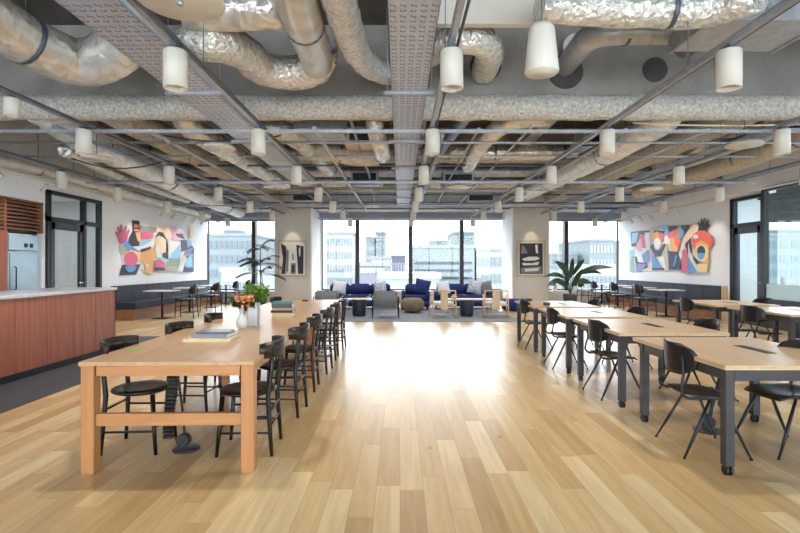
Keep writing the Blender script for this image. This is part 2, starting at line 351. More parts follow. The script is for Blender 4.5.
# left glazed door
def glazed_door(n, side, y0, y1, yd0, yd1, ztop, hinge_far=True):
    X = XL if side < 0 else XR; s = 1 if side < 0 else -1
    f = MB(); t = .09
    def bx(a, b, c, d, e, g, m=f): m.box(min(X+s*a, X+s*b), max(X+s*a, X+s*b), c, d, e, g)
    bx(-.06, .05, y0, y0+t, 0, ztop); bx(-.06, .05, y1-t, y1, 0, ztop); bx(-.06, .05, y0, y1, ztop-.08, ztop); bx(-.06, .05, y0, y1, 2.36, 2.46)
    bx(-.06, .05, yd0-.05, yd0, 0, ztop); bx(-.06, .05, yd1, yd1+.09, 0, ztop)
    o = struct(f, 'door_%d' % n, 'black_frame')
    d = MB(); bx(-.03, .03, yd0, yd0+.13, 0, 2.36, d); bx(-.03, .03, yd1-.13, yd1, 0, 2.36, d); bx(-.03, .03, yd0, yd1, 2.2, 2.36, d); bx(-.03, .03, yd0, yd1, 0, .25, d)
    leaf = d.build('door_leaf', 'navy_frame', o)
    g = MB(); bx(-.004, .004, yd0+.13, yd1-.13, .25, 2.2, g); g.build('pane', 'partition_glass', leaf)
    g = MB(); bx(-.004, .004, y0+t, y1-t, 2.46, ztop-.08, g); g.build('transom_pane', 'partition_glass', o)
    if yd1+.2 < y1-t:
        g = MB(); bx(-.004, .004, yd1+.09, y1-t, 0, 2.36, g); g.build('side_pane', 'partition_glass', o)
    h = MB(); xx = X+s*.07; yh = yd1-.07 if side < 0 else yd0+.07
    h.tube([(X+s*.03, yh, 1.02), (xx, yh, 1.02), (xx, yh-.13, 1.02)], .011, 8); h.build('handle', 'chrome', leaf)
    return o
glazed_door(1, -1, 10.5, 12.42, 10.62, 11.72, 3.02)
glazed_door(2, 1, 11.52, 12.74, 11.66, 12.6, 3.1)
# right glass partition
gp = MB(); xg = XR-.06
ys = [11.5, 10.1, 8.7, 7.3, 5.9, 4.5, 3.1, 1.7, .3, -1.1, -2.5, -3.9]
for y in ys: gp.box(xg-.05, xg+.05, y-.05, y+.05, 0, 3.22)
gp.box(xg-.05, xg+.05, YB, 11.5, 3.12, 3.22).box(xg-.04, xg+.04, YB, 11.5, .6, .66).box(xg-.03, xg+.03, YB, 11.5, 0, .6)
gpo = struct(gp, 'wall_partition', 'black_frame')
for a, b in zip(ys[:-1], ys[1:]):
    MB().box(xg-.005, xg+.005, b+.05, a-.05, 1.0, 3.12).build('pane', 'partition_glass', gpo)
    MB().box(xg-.006, xg+.006, b+.05, a-.05, .66, 1.0).build('frosted_pane', 'frosted_glass', gpo)
# window wall of the meeting rooms on the right
window(17, XR+3.6, XR+3.7, 5, .3, 3.3) if False else None
mc = MB().box(XR+3.7, XR+3.8, YB, 13.8, 0, .3).box(XR+3.7, XR+3.8, YB, 13.8, 3.2, 3.4)
for y in range(-4, 14, 2): mc.box(XR+3.68, XR+3.8, y-.05, y+.05, .3, 3.2)
struct(mc, 'wall_meeting_room', 'white_wall')
struct(MB().box(XR+3.73, XR+3.74, YB, 13.6, .3, 3.2), 'window_17', 'window_glass')

# columns
for x0, x1, side in ((-4.34, -3.10, 'left'), (3.93, 5.17, 'right')):
    o = MB().m('column_paint').box(x0, x1, 17.3, YW, 0, ZC, .008).build('column')
    tag(o, 'square beige column by the windows on the %s of the lounge, black and white picture on it' % side, 'column')
    tag(MB().m('white_wall').box(x1 if side == 'left' else x0-.05, (x1+.05) if side == 'left' else x0, 17.32, YW-.3, 0, 3.6).build('lit_flank_sheet'), 'added white sheet, painted light on the window-lit inner side of the %s column' % side, 'panel')  # white sheet puts the brightness of the window-lit flank into colour
# pictures on columns
def picture(cx, label, shapes):
    t = thing('framed_picture', label, 'picture', (cx, 17.26, 1.66))
    w, h = .44, .57
    MB().box(-w-.06, w+.06, -.0, .035, -h-.06, -h).box(-w-.06, w+.06, 0, .035, h, h+.06).box(-w-.06, -w, 0, .035, -h, h).box(w, w+.06, 0, .035, -h, h).build('frame', 'picture_frame', t)
    MB().box(-w, w, .012, .035, -h, h).build('mount', 'picture_mat', t)
    p = MB(); p.m('ink_light'); p.box(-.40, .40, .008, .012, -.53, .53)
    for k, (m, pts) in enumerate(shapes):
        p.m(m); p.poly([(a*.40, .0075-k*.0004, b*.53) for a, b in pts], -.0003, (0, 1, 0))
    p.build('print', None, t)
picture(-3.72, 'framed black and white street photograph on the left column', [
    ('ink', [(-1, 1), (-.55, .8), (-.5, .2), (-.6, -1), (-.95, -1), (-.8, .0)]), ('ink', [(.35, .9), (.5, -1), (.95, -1), (.98, .8)]),
    ('ink_mid', [(-.1, -.3), (.3, -.3), (.3, -1), (-.15, -1)]), ('ink', [(-.05, -.42), (.2, -.42), (.2, -.9), (-.05, -.9)]),
    ('ink', [(0, .3), (.1, .35), (.12, -.1), (.02, -.1)]), ('ink_mid', [(-.5, .7), (-.3, .5), (-.35, -.8), (-.55, -1)]), ('ink_light', [(.55, .6), (.7, .8), (.7, .2), (.6, .1)])])
picture(4.53, 'framed dark black and white photograph on the right column', [
    ('ink', [(-1, 1), (1, 1), (1, -1), (-1, -1)]), ('ink_light', [(-.8, -.02), (-.2, .12), (.5, .12), (.75, 0), (.4, -.12), (-.6, -.15)]),
    ('ink_light', [(-.8, -.28), (.1, -.3), (.7, -.2), (.6, -.42), (-.7, -.45)]), ('ink_mid', [(-.9, -.6), (.9, -.5), (.9, -.95), (-.9, -.95)]),
    ('ink_light', [(-.6, -.68), (.7, -.6), (.6, -.8), (-.5, -.85)]), ('ink_light', [(.35, .9), (.55, .9), (.6, .3), (.4, .4)]), ('ink_mid', [(-.8, .9), (-.5, .7), (-.3, .35), (-.9, .3)])])

# ---------------------------------------------------------------- city beyond the windows
struct(MB().box(-400, 400, 30, 900, -41, -40), 'floor_city', 'b_roof')
def building(px0, px1, py, Y, wallm, linem, label, rows=0, cols=0, depth=25, extra=None):
    a = D(px0, py, Y); b = D(px1, py, Y); w = b.x-a.x; h = a.z+40
    t = thing('office_building', label, 'building', ((a.x+b.x)/2, Y, -40))
    MB().box(-w/2, w/2, 0, depth, 0, h).build('wall', wallm, t)
    q = MB()
    for i in range(rows):
        z = h*(i+.5)/rows if rows < 6 else h-(3.0+i*1.5 if not cols else 2+i*3.4)
        if z < 5: break
        if cols:
            for j in range(cols):
                xc = -w/2+w*(j+.5)/cols; q.box(xc-w/cols*.33, xc+w/cols*.33, -.15, 0, z-1.0, z+.8)
        else: MB().box(-w/2+.5, w/2-.5, -.15, 0, z-.25, z+.25).build('window_band', linem, t)
    if rows and cols: q.build('window_band', linem, t)
    MB().box(-w/2-.2, w/2+.2, -.2, depth, h, h+.6).build('parapet', 'b_roof', t)
    if w > 9: MB().box(-w*.2, w*.1, 4, 10, h+.6, h+1.8).build('roof_plant', 'b_grey', t)
    return t
building(203, 254, 236, 120, 'b_pale', 'b_grey', 'pale grey office block seen through the far left window', 16, 10)
building(222, 262, 272, 60, 'b_white', 'b_grey', 'low white building below the far left window', 6, 8, 12)
building(327, 353, 234, 130, 'b_white', 'b_pale', 'pale gridded tower seen left of the first mullion of the lounge', 18, 9)
building(366, 375, 238, 185, 'b_pale', 'b_grey', 'slim pale tower with darker neighbour behind the lounge', 16, 4)
building(376.3, 385.5, 233, 185, 'b_grey', 'b_pale', 'tall slim grey tower behind the lounge', 16, 4)
building(392, 406, 256, 90, 'b_blue', 'b_lav', 'small dark blue building seen left of the middle mullion', 10, 5, 8)
building(361, 381, 273, 70, 'b_lav', 'b_white', 'low lavender grey building behind the left navy sofa', 0, 0, 10)
building(355, 390, 266, 82, 'b_grey', 'b_white', 'grey mid rise building behind the lavender one', 8, 7, 10)
building(372, 391, 259, 108, 'b_white', 'b_pale', 'white roofed building left of the dark blue one', 6, 6, 10)
building(413, 475, 248, 100, 'b_pale', 'b_line', 'wide pale office block with dark horizontal window bands', 12, 0)
building(455, 475, 233, 170, 'b_grey', 'b_pale', 'grey tower rising behind the wide banded office block', 16, 6)
building(477, 503, 251, 100, 'b_white', 'b_pale', 'white gridded building right of the lounge windows', 14, 6)
building(552, 578, 255, 130, 'b_pale', 'b_grey', 'pale building seen behind the right palm', 14, 8)
building(590, 614, 241, 125, 'b_pale', 'b_white', 'pale block seen through the far right window', 16, 7)
building(570, 622, 268, 75, 'b_white', 'b_grey', 'low white building below the far right window', 6, 12, 10)
building(640, 720, 240, 150, 'b_pale', 'b_grey', 'pale block beyond the right side of the building', 0, 0)
building(745, 880, 236, 120, 'b_pale', 'b_grey', 'pale office block seen through the right meeting room', 16, 12)
building(380, 440, 279, 50, 'b_roof', 'b_grey', 'flat pale roof just below the lounge windows', 0, 0, 10)

# ---------------------------------------------------------------- murals
def mural(side, ox, oy, sc, shapes, label, base):
    X = XL if side < 0 else XR; s = 1 if side < 0 else -1
    def pt(cx, cy, off):
        px = ox+cx/sc; py = oy+cy/sc; Y = abs(X)*500/abs(400.5-px)
        return (X+s*off, Y, EYE+(265.5-py)*Y/500)
    mb = MB()
    for k, (m, pts) in enumerate(shapes):
        off = .022+k*.0012
        mb.m('paint_'+m); mb.poly([pt(a, b, off) for a, b in pts], -.02 if k < base else -.001, (s, 0, 0))
    return tag(mb.build('mural'), label, 'mural')
def ell(cx, cy, rx, ry, n=14, a0=0, a1=360):
    return [(cx+rx*math.cos(R(a0+(a1-a0)*i/(n-1 if a1-a0 < 360 else n))), cy+ry*math.sin(R(a0+(a1-a0)*i/(n-1 if a1-a0 < 360 else n)))) for i in range(n)]
def hand(cx, cy, s, rot=0):
    base = [(-22, 40), (-24, 8), (-34, -14), (-30, -20), (-18, -6), (-22, -38), (-15, -40), (-8, -10), (-3, -46), (4, -46), (5, -10), (18, -38), (25, -34), (16, -4), (32, -20), (36, -14), (22, 12), (14, 40)]
    c, n = math.cos(R(rot)), math.sin(R(rot))
    return [(cx+s*(x*c-y*n), cy+s*(x*n+y*c)) for x, y in base]
mural(-1, 110, 210, 7.11, [
    ('w', [(70, 260), (150, 100), (200, 105), (440, 118), (530, 150), (590, 260), (590, 440), (500, 440), (400, 435), (300, 430), (200, 420), (90, 400)]),
    ('n', [(85, 390), (215, 385), (185, 460), (65, 465)]),
    ('p', hand(88, 175, 1.55, -8)), ('t', ell(90, 280, 26, 34)),
    ('k', [(152, 72), (207, 78), (207, 280), (175, 285), (125, 235), (130, 200), (155, 150)]),
    ('r', [(168, 100), (204, 105), (204, 130), (168, 125)]), ('q', [(168, 136), (204, 140), (204, 152), (168, 150)]),
    ('g', [(207, 112), (330, 125), (320, 160), (207, 150)]), ('p', [(210, 150), (310, 158), (300, 205), (215, 210)]),
    ('o', [(175, 160), (205, 155), (207, 230), (190, 215)]), ('s', [(212, 212), (300, 208), (270, 250), (212, 270)]),
    ('b', [(78, 235), (110, 215), (160, 270), (212, 282), (205, 305), (130, 300)]), ('w', [(150, 260), (220, 255), (300, 215), (330, 230), (260, 270), (200, 290)]),
    ('k', [(212, 280), (290, 258), (285, 280), (215, 302)]), ('c', [(90, 310), (140, 285), (215, 300), (215, 375), (190, 360)]),
    ('p', ell(142, 350, 50, 55)), ('b', ell(140, 400, 40, 42, 12, 0, 180)),
    ('o', [(215, 305), (310, 265), (330, 320), (300, 350), (310, 370), (210, 372)]), ('o', [(225, 372), (300, 380), (295, 460), (235, 440), (250, 400)]), ('y', [(240, 380), (275, 390), (265, 430)]),
    ('k', [(310, 200), (340, 155), (385, 160), (400, 200), (405, 350), (370, 330), (380, 220), (345, 180)]),
    ('c', [(325, 125), (420, 125), (440, 200), (395, 205), (370, 160), (320, 150)]), ('y', ell(352, 248, 38, 62)), ('w', ell(338, 290, 24, 50)), ('c', [(355, 190), (390, 210), (390, 300), (352, 312)]),
    ('q', [(415, 125), (450, 115), (500, 155), (530, 215), (440, 215), (430, 170)]), ('n', [(455, 165), (510, 170), (522, 208), (470, 190)]), ('w', [(460, 120), (505, 135), (520, 160), (480, 150)]),
    ('n', [(495, 215), (540, 215), (590, 270), (588, 440), (500, 440), (500, 300)]), ('s', [(535, 215), (570, 215), (575, 250), (545, 270)]),
    ('w', [(405, 225), (495, 225), (495, 345), (405, 345)]), ('s', [(410, 330), (490, 240), (490, 345), (410, 345)]), ('g', [(440, 345), (495, 345), (490, 400), (400, 400), (400, 370)]),
    ('p', [(315, 350), (385, 375), (380, 410), (308, 405)]), ('s', [(340, 335), (400, 350), (375, 378)]), ('n', [(305, 408), (380, 412), (378, 432), (300, 430)]), ('t', [(385, 400), (490, 402), (480, 430), (385, 432)]),
    ('b', [(580, 300), (582, 410), (530, 412), (545, 350)]), ('s', [(570, 310), (572, 400), (520, 402), (530, 350)]),
    ('w', [(480, 305), (530, 285), (545, 300), (505, 440), (470, 440), (490, 360)]), ('v', [(520, 290), (585, 262), (560, 320), (520, 340), (500, 360)]), ('c', [(500, 330), (535, 320), (505, 380)]),
    ('y', ell(572, 165, 15, 42)), ('c', ell(570, 170, 7, 32))],
    'colourful cut-out mural of hands and faces on the left white wall', 1)
mural(1, 620, 210, 7.11, [
    ('w', [(85, 160), (225, 130), (350, 110), (500, 100), (640, 160), (655, 370), (640, 445), (300, 430), (75, 440)]),
    ('n', [(85, 155), (225, 142), (225, 170), (150, 190), (120, 260), (90, 260)]), ('s', [(95, 165), (140, 160), (125, 230), (92, 240)]),
    ('p', [(150, 175), (180, 170), (195, 270), (120, 275)]), ('q', [(125, 240), (160, 200), (165, 290), (140, 300)]), ('w', [(185, 160), (222, 160), (222, 290), (195, 270)]),
    ('s', [(75, 290), (110, 275), (125, 440), (72, 440)]), ('g', [(85, 340), (108, 320), (112, 440), (80, 440)]), ('n', [(115, 330), (200, 345), (205, 410), (130, 440)]), ('w', [(120, 290), (190, 300), (180, 375), (140, 370)]), ('v', [(135, 380), (200, 385), (160, 440), (130, 440)]),
    ('b', [(165, 320), (215, 280), (218, 370), (180, 375)]), ('t', [(222, 130), (300, 115), (285, 150), (245, 180), (235, 270), (222, 270)]),
    ('s', [(285, 112), (355, 105), (352, 180), (325, 190), (320, 150)]), ('o', ell(275, 195, 42, 50)), ('r', [(275, 148), (320, 160), (320, 230), (300, 215)]), ('w', ell(277, 240, 26, 42)), ('k', [(255, 145), (330, 150), (325, 170), (275, 152), (250, 165)]),
    ('n', [(225, 265), (250, 235), (262, 280), (290, 290), (320, 240), (345, 240), (300, 330), (260, 330)]), ('q', [(225, 280), (260, 320), (245, 360), (225, 360)]), ('b', [(238, 300), (325, 425), (240, 425)]), ('n', [(240, 412), (330, 412), (330, 426), (240, 426)]), ('t', [(350, 230), (362, 430), (320, 400), (300, 345)]), ('w', [(295, 350), (320, 320), (345, 425), (335, 425)]),
    ('k', [(355, 115), (510, 105), (500, 130), (440, 220), (430, 130), (365, 170)]), ('p', ell(385, 190, 28, 38)), ('w', ell(378, 225, 22, 26)), ('o', [(375, 200), (430, 190), (430, 290), (400, 300), (370, 280)]), ('r', [(385, 150), (425, 130), (425, 200), (410, 190)]), ('g', [(425, 115), (450, 110), (450, 200), (428, 210)]), ('b', [(448, 120), (472, 150), (470, 180), (450, 200)]),
    ('n', [(365, 290), (440, 300), (450, 425), (365, 425)]), ('b', [(415, 320), (425, 320), (405, 400), (392, 400)]), ('r', [(405, 190), (450, 215), (430, 280), (405, 240)]),
    ('w', [(435, 310), (520, 190), (500, 180), (555, 110), (580, 105), (560, 170), (480, 260), (450, 360)]), ('c', [(490, 160), (545, 95), (575, 110), (550, 160), (470, 245)]), ('k', [(480, 245), (525, 190), (520, 320), (500, 310)]),
    ('p', [(462, 290), (495, 270), (505, 445), (455, 445)]), ('w', [(505, 230), (518, 300), (580, 430), (570, 440), (508, 330)]), ('b', [(508, 335), (570, 440), (500, 445)]),
    ('k', hand(612, 115, 1.25, 12)), ('r', ell(602, 222, 78, 78)), ('w', ell(560, 190, 18, 16)), ('o', [(560, 240), (600, 215), (650, 250), (655, 375), (600, 370), (550, 320)]), ('y', ell(600, 305, 52, 62)), ('k', ell(600, 295, 30, 42)), ('b', ell(600, 305, 28, 48, 12, 0, 180)),
    ('k', [(540, 320), (590, 375), (570, 385), (545, 350)]), ('y', [(570, 385), (650, 380), (640, 445), (580, 440)])],
    'colourful cut-out mural with a black hand on the right white wall', 1)

# ---------------------------------------------------------------- counter
ct = thing('service_counter', 'long cherry wood service counter with a grey worktop at the left', 'counter', (-5.15, 0, 0))
MB().box(-.42, .43, -3.5, 8.21, .0, .1).build('plinth', 'black_frame', ct)
MB().box(-.45, .43, -3.5, 8.22, .1, 1.01).build('body', 'black_frame', ct)
ys = [8.25-.535*i for i in range(22)]
for a, b in zip(ys[:-1], ys[1:]): MB().box(.43, .455, b+.004, a-.003, .1, 1.015, .002).build('front_panel', 'cherry', ct)
MB().box(-.45, .455, 8.225, 8.25, .02, 1.015).build('end_panel', 'cherry', ct)
MB().box(-.5, .475, -3.5, 8.27, 1.018, 1.06, .004).build('worktop', 'counter_top', ct)

# ---------------------------------------------------------------- long oak table
LT = thing('long_table', 'long oak communal table with thick square legs at the left', 'table', (-1.585, 3.42, 0), R(1.4))
LEN = 6.1
MB().box(-.59, .59, -.03, LEN, .738, .768, .003).build('tabletop', 'oak_top', LT)
for x in (-.54, .54):
    for y in (.03, 2.88, LEN-.1):
        MB().box(x-.044, x+.044, y-.044, y+.044, 0, .7375, .004).build('leg', 'oak_orange', LT)
for y in (.03, 2.88, LEN-.1): MB().box(-.495, .495, y-.02, y+.02, .32, .405, .003).build('crossbar', 'oak_apron', LT)
for y in (.0, LEN-.07): MB().box(-.485, .485, y, y+.03, .665, .734).build('apron', 'oak_apron', LT)
for x in (-.55, .52): MB().box(x, x+.03, .08, LEN-.15, .665, .734).build('side_apron', 'oak_orange', LT)
tz = .7685
def ltp(px, py): return P(px, py, tz)

# dining chairs (front looks to local +Y)
def make_dining():
    t = thing('dining_chair', '', 'chair')
    s = MB(); s.lathe([(.0, .0), (.19, .0), (.215, .012), (.218, .026), (.2, .036), (.12, .028), (.0, .026)], (0, .0, .44), 24, sx=1, sy=.98)
    s.build('seat', 'black_wood', t)
    b = MB(); n = 16; vs = []
    for i in range(n+1):
        a = R(-66+132*i/n); x = .235*math.sin(a)/math.sin(R(66)); y = -.135-.13*(math.cos(a)-math.cos(R(66)))/(1-math.cos(R(66)))
        nx, ny = math.sin(a)*.011, -math.cos(a)*.011
        e = .012*abs(i/n*2-1)**6
        for (sx, z) in ((1, .728+e), (1, .85-e), (-1, .85-e), (-1, .728+e)): vs.append(b.bm.verts.new((x+nx*sx, y+ny*sx-.02*(z-.73), z)))
    for i in range(n):
        for k in range(4): b._f([vs[i*4+k], vs[i*4+(k+1) % 4], vs[i*4+4+(k+1) % 4], vs[i*4+4+k]], True)
    b._f(vs[0:4]); b._f(vs[-4:][::-1]); o = b.build('backrest', 'dark_back', t)
    for sx in (-1, 1):
        MB().tube([(sx*.185, -.215, 0), (sx*.18, -.2, .2), (sx*.168, -.185, .44), (sx*.165, -.205, .62), (sx*.16, -.222, .84)], [.014, .017, .019, .017, .014], 8).build('rear_leg', 'black_wood', t)
        MB().tube([(sx*.185, .19, 0), (sx*.172, .172, .2), (sx*.158, .155, .445)], [.013, .017, .019], 8).build('front_leg', 'black_wood', t)
        for z in (.17, .29): MB().tube([(sx*.182, -.2, z), (sx*.172, .175, z)], .009, 6).build('stretcher', 'black_wood', t)
    for y, z in ((.178, .2), (-.2, .22), (-.2, .33)): MB().tube([(-.178, y, z), (.178, y, z)], .009, 6).build('stretcher', 'black_wood', t)
    return t
first = make_dining(); used = False
def place(proto, state, loc, rz, label, group):
    if not state.get(proto.name):
        state[proto.name] = True; proto.location = loc; proto.rotation_euler.z = rz; proto['label'] = label; proto['group'] = group; return proto
    return dup(proto, loc, rz, label, group)
st = {}
for i, y in enumerate([3.9, 4.85, 5.78, 6.72, 7.65, 8.5]):
    place(first, st, (-1.17+(.01 if i % 2 else -.01), y, 0), R(90+[3, -2, 2, -3, 1, 0][i]), 'dark curved-back chair on the aisle side of the oak table, %s from the camera' % ORD[i], 'dining chairs around the long oak table')
for i, y in enumerate([3.93, 4.98, 5.93, 7.4, 9.05]):
    place(first, st, (-2.03-.04*(i > 2), y, 0), R(-90+[2, -3, 4, 0, -2][i]), 'dark curved-back chair on the counter side of the oak table, %s from the camera' % ORD[i], 'dining chairs around the long oak table')

# things on the long table
def book(name, x, y, z, w, d, h, rz, cover, label, cat='book', group=None):
    t = thing(name, label, cat, (x, y, z), R(rz), group)
    MB().box(-w/2+.006, w/2-.006, -d/2+.006, d/2-.004, .003, h-.003).build('pages', 'page', t)
    MB().box(-w/2, w/2, -d/2, d/2, 0, .003).box(-w/2, w/2, -d/2, d/2, h-.003, h).box(-w/2, w/2, -d/2, -d/2+.004, .003, h-.003).build('cover', cover, t)
    return t
bc = ltp(212, 340)
book('magazine', bc.x-.01, bc.y+.06, tz, .40, .34, .022, 2, 'cover_cream', 'large cream magazine at the bottom of the near stack on the oak table', 'magazine')
book('magazine', bc.x+.0, bc.y+.08, tz+.022, .32, .27, .034, -3, 'cover_grey', 'thick grey book lying on the large cream magazine', 'book')
book('magazine', bc.x+.0, bc.y+.1, tz+.056, .28, .22, .014, 5, 'cover_dark', 'dark glossy magazine on top of the stack at the near end of the table', 'magazine')
bx, by = -1.49, 6.4
z = tz
for (w, d, h, c, l, rz) in ((.25, .19, .055, 'cover_cream', 'thick cream book at the bottom of the far stack on the oak table', 0), (.275, .2, .03, 'book_black', 'black book in the far stack, on the cream book', -1),
                        (.25, .19, .03, 'book_brown', 'light brown book in the far stack, under the dark teal one', 2), (.255, .2, .05, 'cover_dark', 'thick dark grey book directly under the teal book', 0), (.26, .2, .025, 'teal', 'teal book on top of the far stack on the oak table', 1)):
    book('book', bx, by, z, w, d, h, rz, c, l, 'book'); z += h
# vases
def flowers(name, label, loc, base_z, blobs, stems, cat='flowers'):
    t = thing(name, label, cat, loc)
    s = MB()
    for (x, y, zz) in stems: s.tube([(0, 0, base_z-.1), (x*.4, y*.4, base_z+(zz-base_z)*.5), (x, y, zz)], .003, 5)
    s.build('stem', 'leaf', t)
    for m, pts, r, nm in blobs:
        b = MB(); b.m(m)
        for (x, y, zz) in pts:
            for k in range(5 if nm == 'bloom' else 6):
                a = random.random()*6.28; e = random.uniform(-.6, 1.1); d = Vector((math.cos(a)*math.cos(e), math.sin(a)*math.cos(e), math.sin(e)))
                c = Vector((x, y, zz)); u = d.cross(Vector((0, 0, 1))).normalized()*r*.42; w = d.cross(u).normalized()*r*.12
                tip = c+d*r; mid = c+d*r*.55
                v = [b.bm.verts.new(q) for q in (c, mid+u+w, tip, mid-u+w)]; b._f(v)
            if nm == 'bloom':
                for k in range(3): b.lathe([(0, -r*.4), (r*.42, -r*.1), (r*.35, r*.25), (0, r*.4)], (x+random.uniform(-.01, .01), y+random.uniform(-.01, .01), zz), 7)
        b.build(nm, None, t)
    return t
v1 = Vector((-1.635, 5.18, tz)); v2 = Vector((-1.585, 5.42, tz))
tag(MB().lathe([(.03, 0), (.045, .01), (.06, .05), (.056, .09), (.03, .13), (.022, .17), (.03, .205), (.026, .205), (.018, .17), (.0, .16)], seg=24).build('vase', 'ceramic', loc=v1), 'round bellied pale grey vase holding orange flowers on the oak table', 'vase')
tag(MB().box(-.06, .06, -.04, .04, 0, .012).box(-.06, -.052, -.04, .04, .01, .25).box(.052, .06, -.04, .04, .01, .25).box(-.06, .06, -.04, -.034, .01, .25).box(-.06, .06, .034, .04, .01, .25).box(-.052, .052, -.034, .034, .15, .16).build('vase', 'ceramic_white', loc=v2), 'tall rectangular white vase holding green leaves on the oak table', 'vase')
rnd = random.Random(3)
pts = [(rnd.uniform(-.1, .1), rnd.uniform(-.07, .07), rnd.uniform(.22, .33)) for _ in range(40)]
flowers('flower_bouquet', 'bouquet of orange and peach flowers in the round grey vase', v1, .16,
        [('petal_orange', pts[:22], .036, 'bloom'), ('petal_pink', pts[22:32], .034, 'bloom'), ('leaf', [(rnd.uniform(-.11, .1), rnd.uniform(-.07, .07), rnd.uniform(.2, .3)) for _ in range(26)], .05, 'foliage'), ('petal_white', pts[34:], .016, 'small_bloom')], pts[:14])
pts = [(rnd.uniform(-.07, .13), rnd.uniform(-.07, .07), rnd.uniform(.26, .43)) for _ in range(46)]
flowers('leaf_bouquet', 'bouquet of yellow green leaves in the tall white vase', v2, .2,
        [('leaf_light', pts, .065, 'foliage'), ('petal_white', [(.03, 0, .44), (.08, .02, .43), (0, .02, .42)], .02, 'bloom')], pts[:14])
g = ltp(135, 349); tag(MB().box(-.04, .04, -.028, .028, 0, .001).build('green_card', 'green_card', loc=(g.x, g.y, tz+.001), rotz=.1), 'small green card lying on the near left of the oak table', 'card')
g = P(305, 297.6, .8); tag(MB().box(-.05, .05, -.03, .03, 0, .03, .004).build('power_socket', 'black_plastic', loc=(-1.72, 9.1, tz)), 'small black socket box on the far end of the oak table', 'socket')
# cable spine under table
cs = thing('cable_spine', 'black segmented cable spine from the oak table down to the floor', 'cable spine', (-1.70, 3.86, 0))
path = [Vector((-.07, 0, .73-.03*i)) + Vector((.02*math.sin(i*.25), 0, 0)) for i in range(22)]
sp = MB()
for i, p in enumerate(path): sp.box(p.x-.035, p.x+.035, -.022, .022, p.z-.012, p.z+.012, .004)
sp.tube([path[0], path[-1]], .012, 6); sp.build('spine', 'black_plastic', cs)
MB().lathe([(0, 0), (.1, 0), (.1, .008), (.02, .012), (0, .012)], (.05, 0, 0), 24).build('base', 'table_metal', cs)
MB().tube([(-.035, 0, .1), (.0, 0, .04), (.05, 0, .03)], .012, 8).tube([(-.04, .03, .66), (.0, .03, .35), (.03, .02, .1), (.04, 0, .03)], .01, 8, res=.05).build('cable', 'cable_black', cs)
MB().tube([(.03, -.03, .075), (.03, .03, .075)], .05, 20).build('reel', 'black_plastic', cs)

# ---------------------------------------------------------------- worktables on castors
def make_work():
    t = thing('work_table', '', 'table')
    MB().box(-.55, .55, 0, 1.33, .714, .737, .003).build('tabletop', 'work_top', t)
    MB().box(-.548, .548, .002, 1.328, .706, .7135).build('tabletop_edge', 'ply_edge', t)
    for x in (-.5, .5):
        for y in (.05, 1.2):
            l = MB().box(x-.031, x+.031, y-.031, y+.031, .065, .7055, .003).build('leg', 'table_metal', t)
            MB().tube([(x-.022, y, .033), (x-.006, y, .033)], .033, 16).tube([(x+.006, y, .033), (x+.022, y, .033)], .033, 16).tube([(x, y, .03), (x, y, .066)], .012, 8).build('castor', 'black_plastic', l)
    for x in (-.51, .51): MB().box(x-.015, x+.015, .09, 1.16, .63, .7055).build('apron', 'table_metal', t)
    for y in (.04, 1.21): MB().box(-.464, .464, y-.015, y+.015, .63, .7055).build('apron', 'table_metal', t)
    MB().box(.06, .145, .46, .83, .7375, .740).build('power_slot', 'black_plastic', t)
    return t
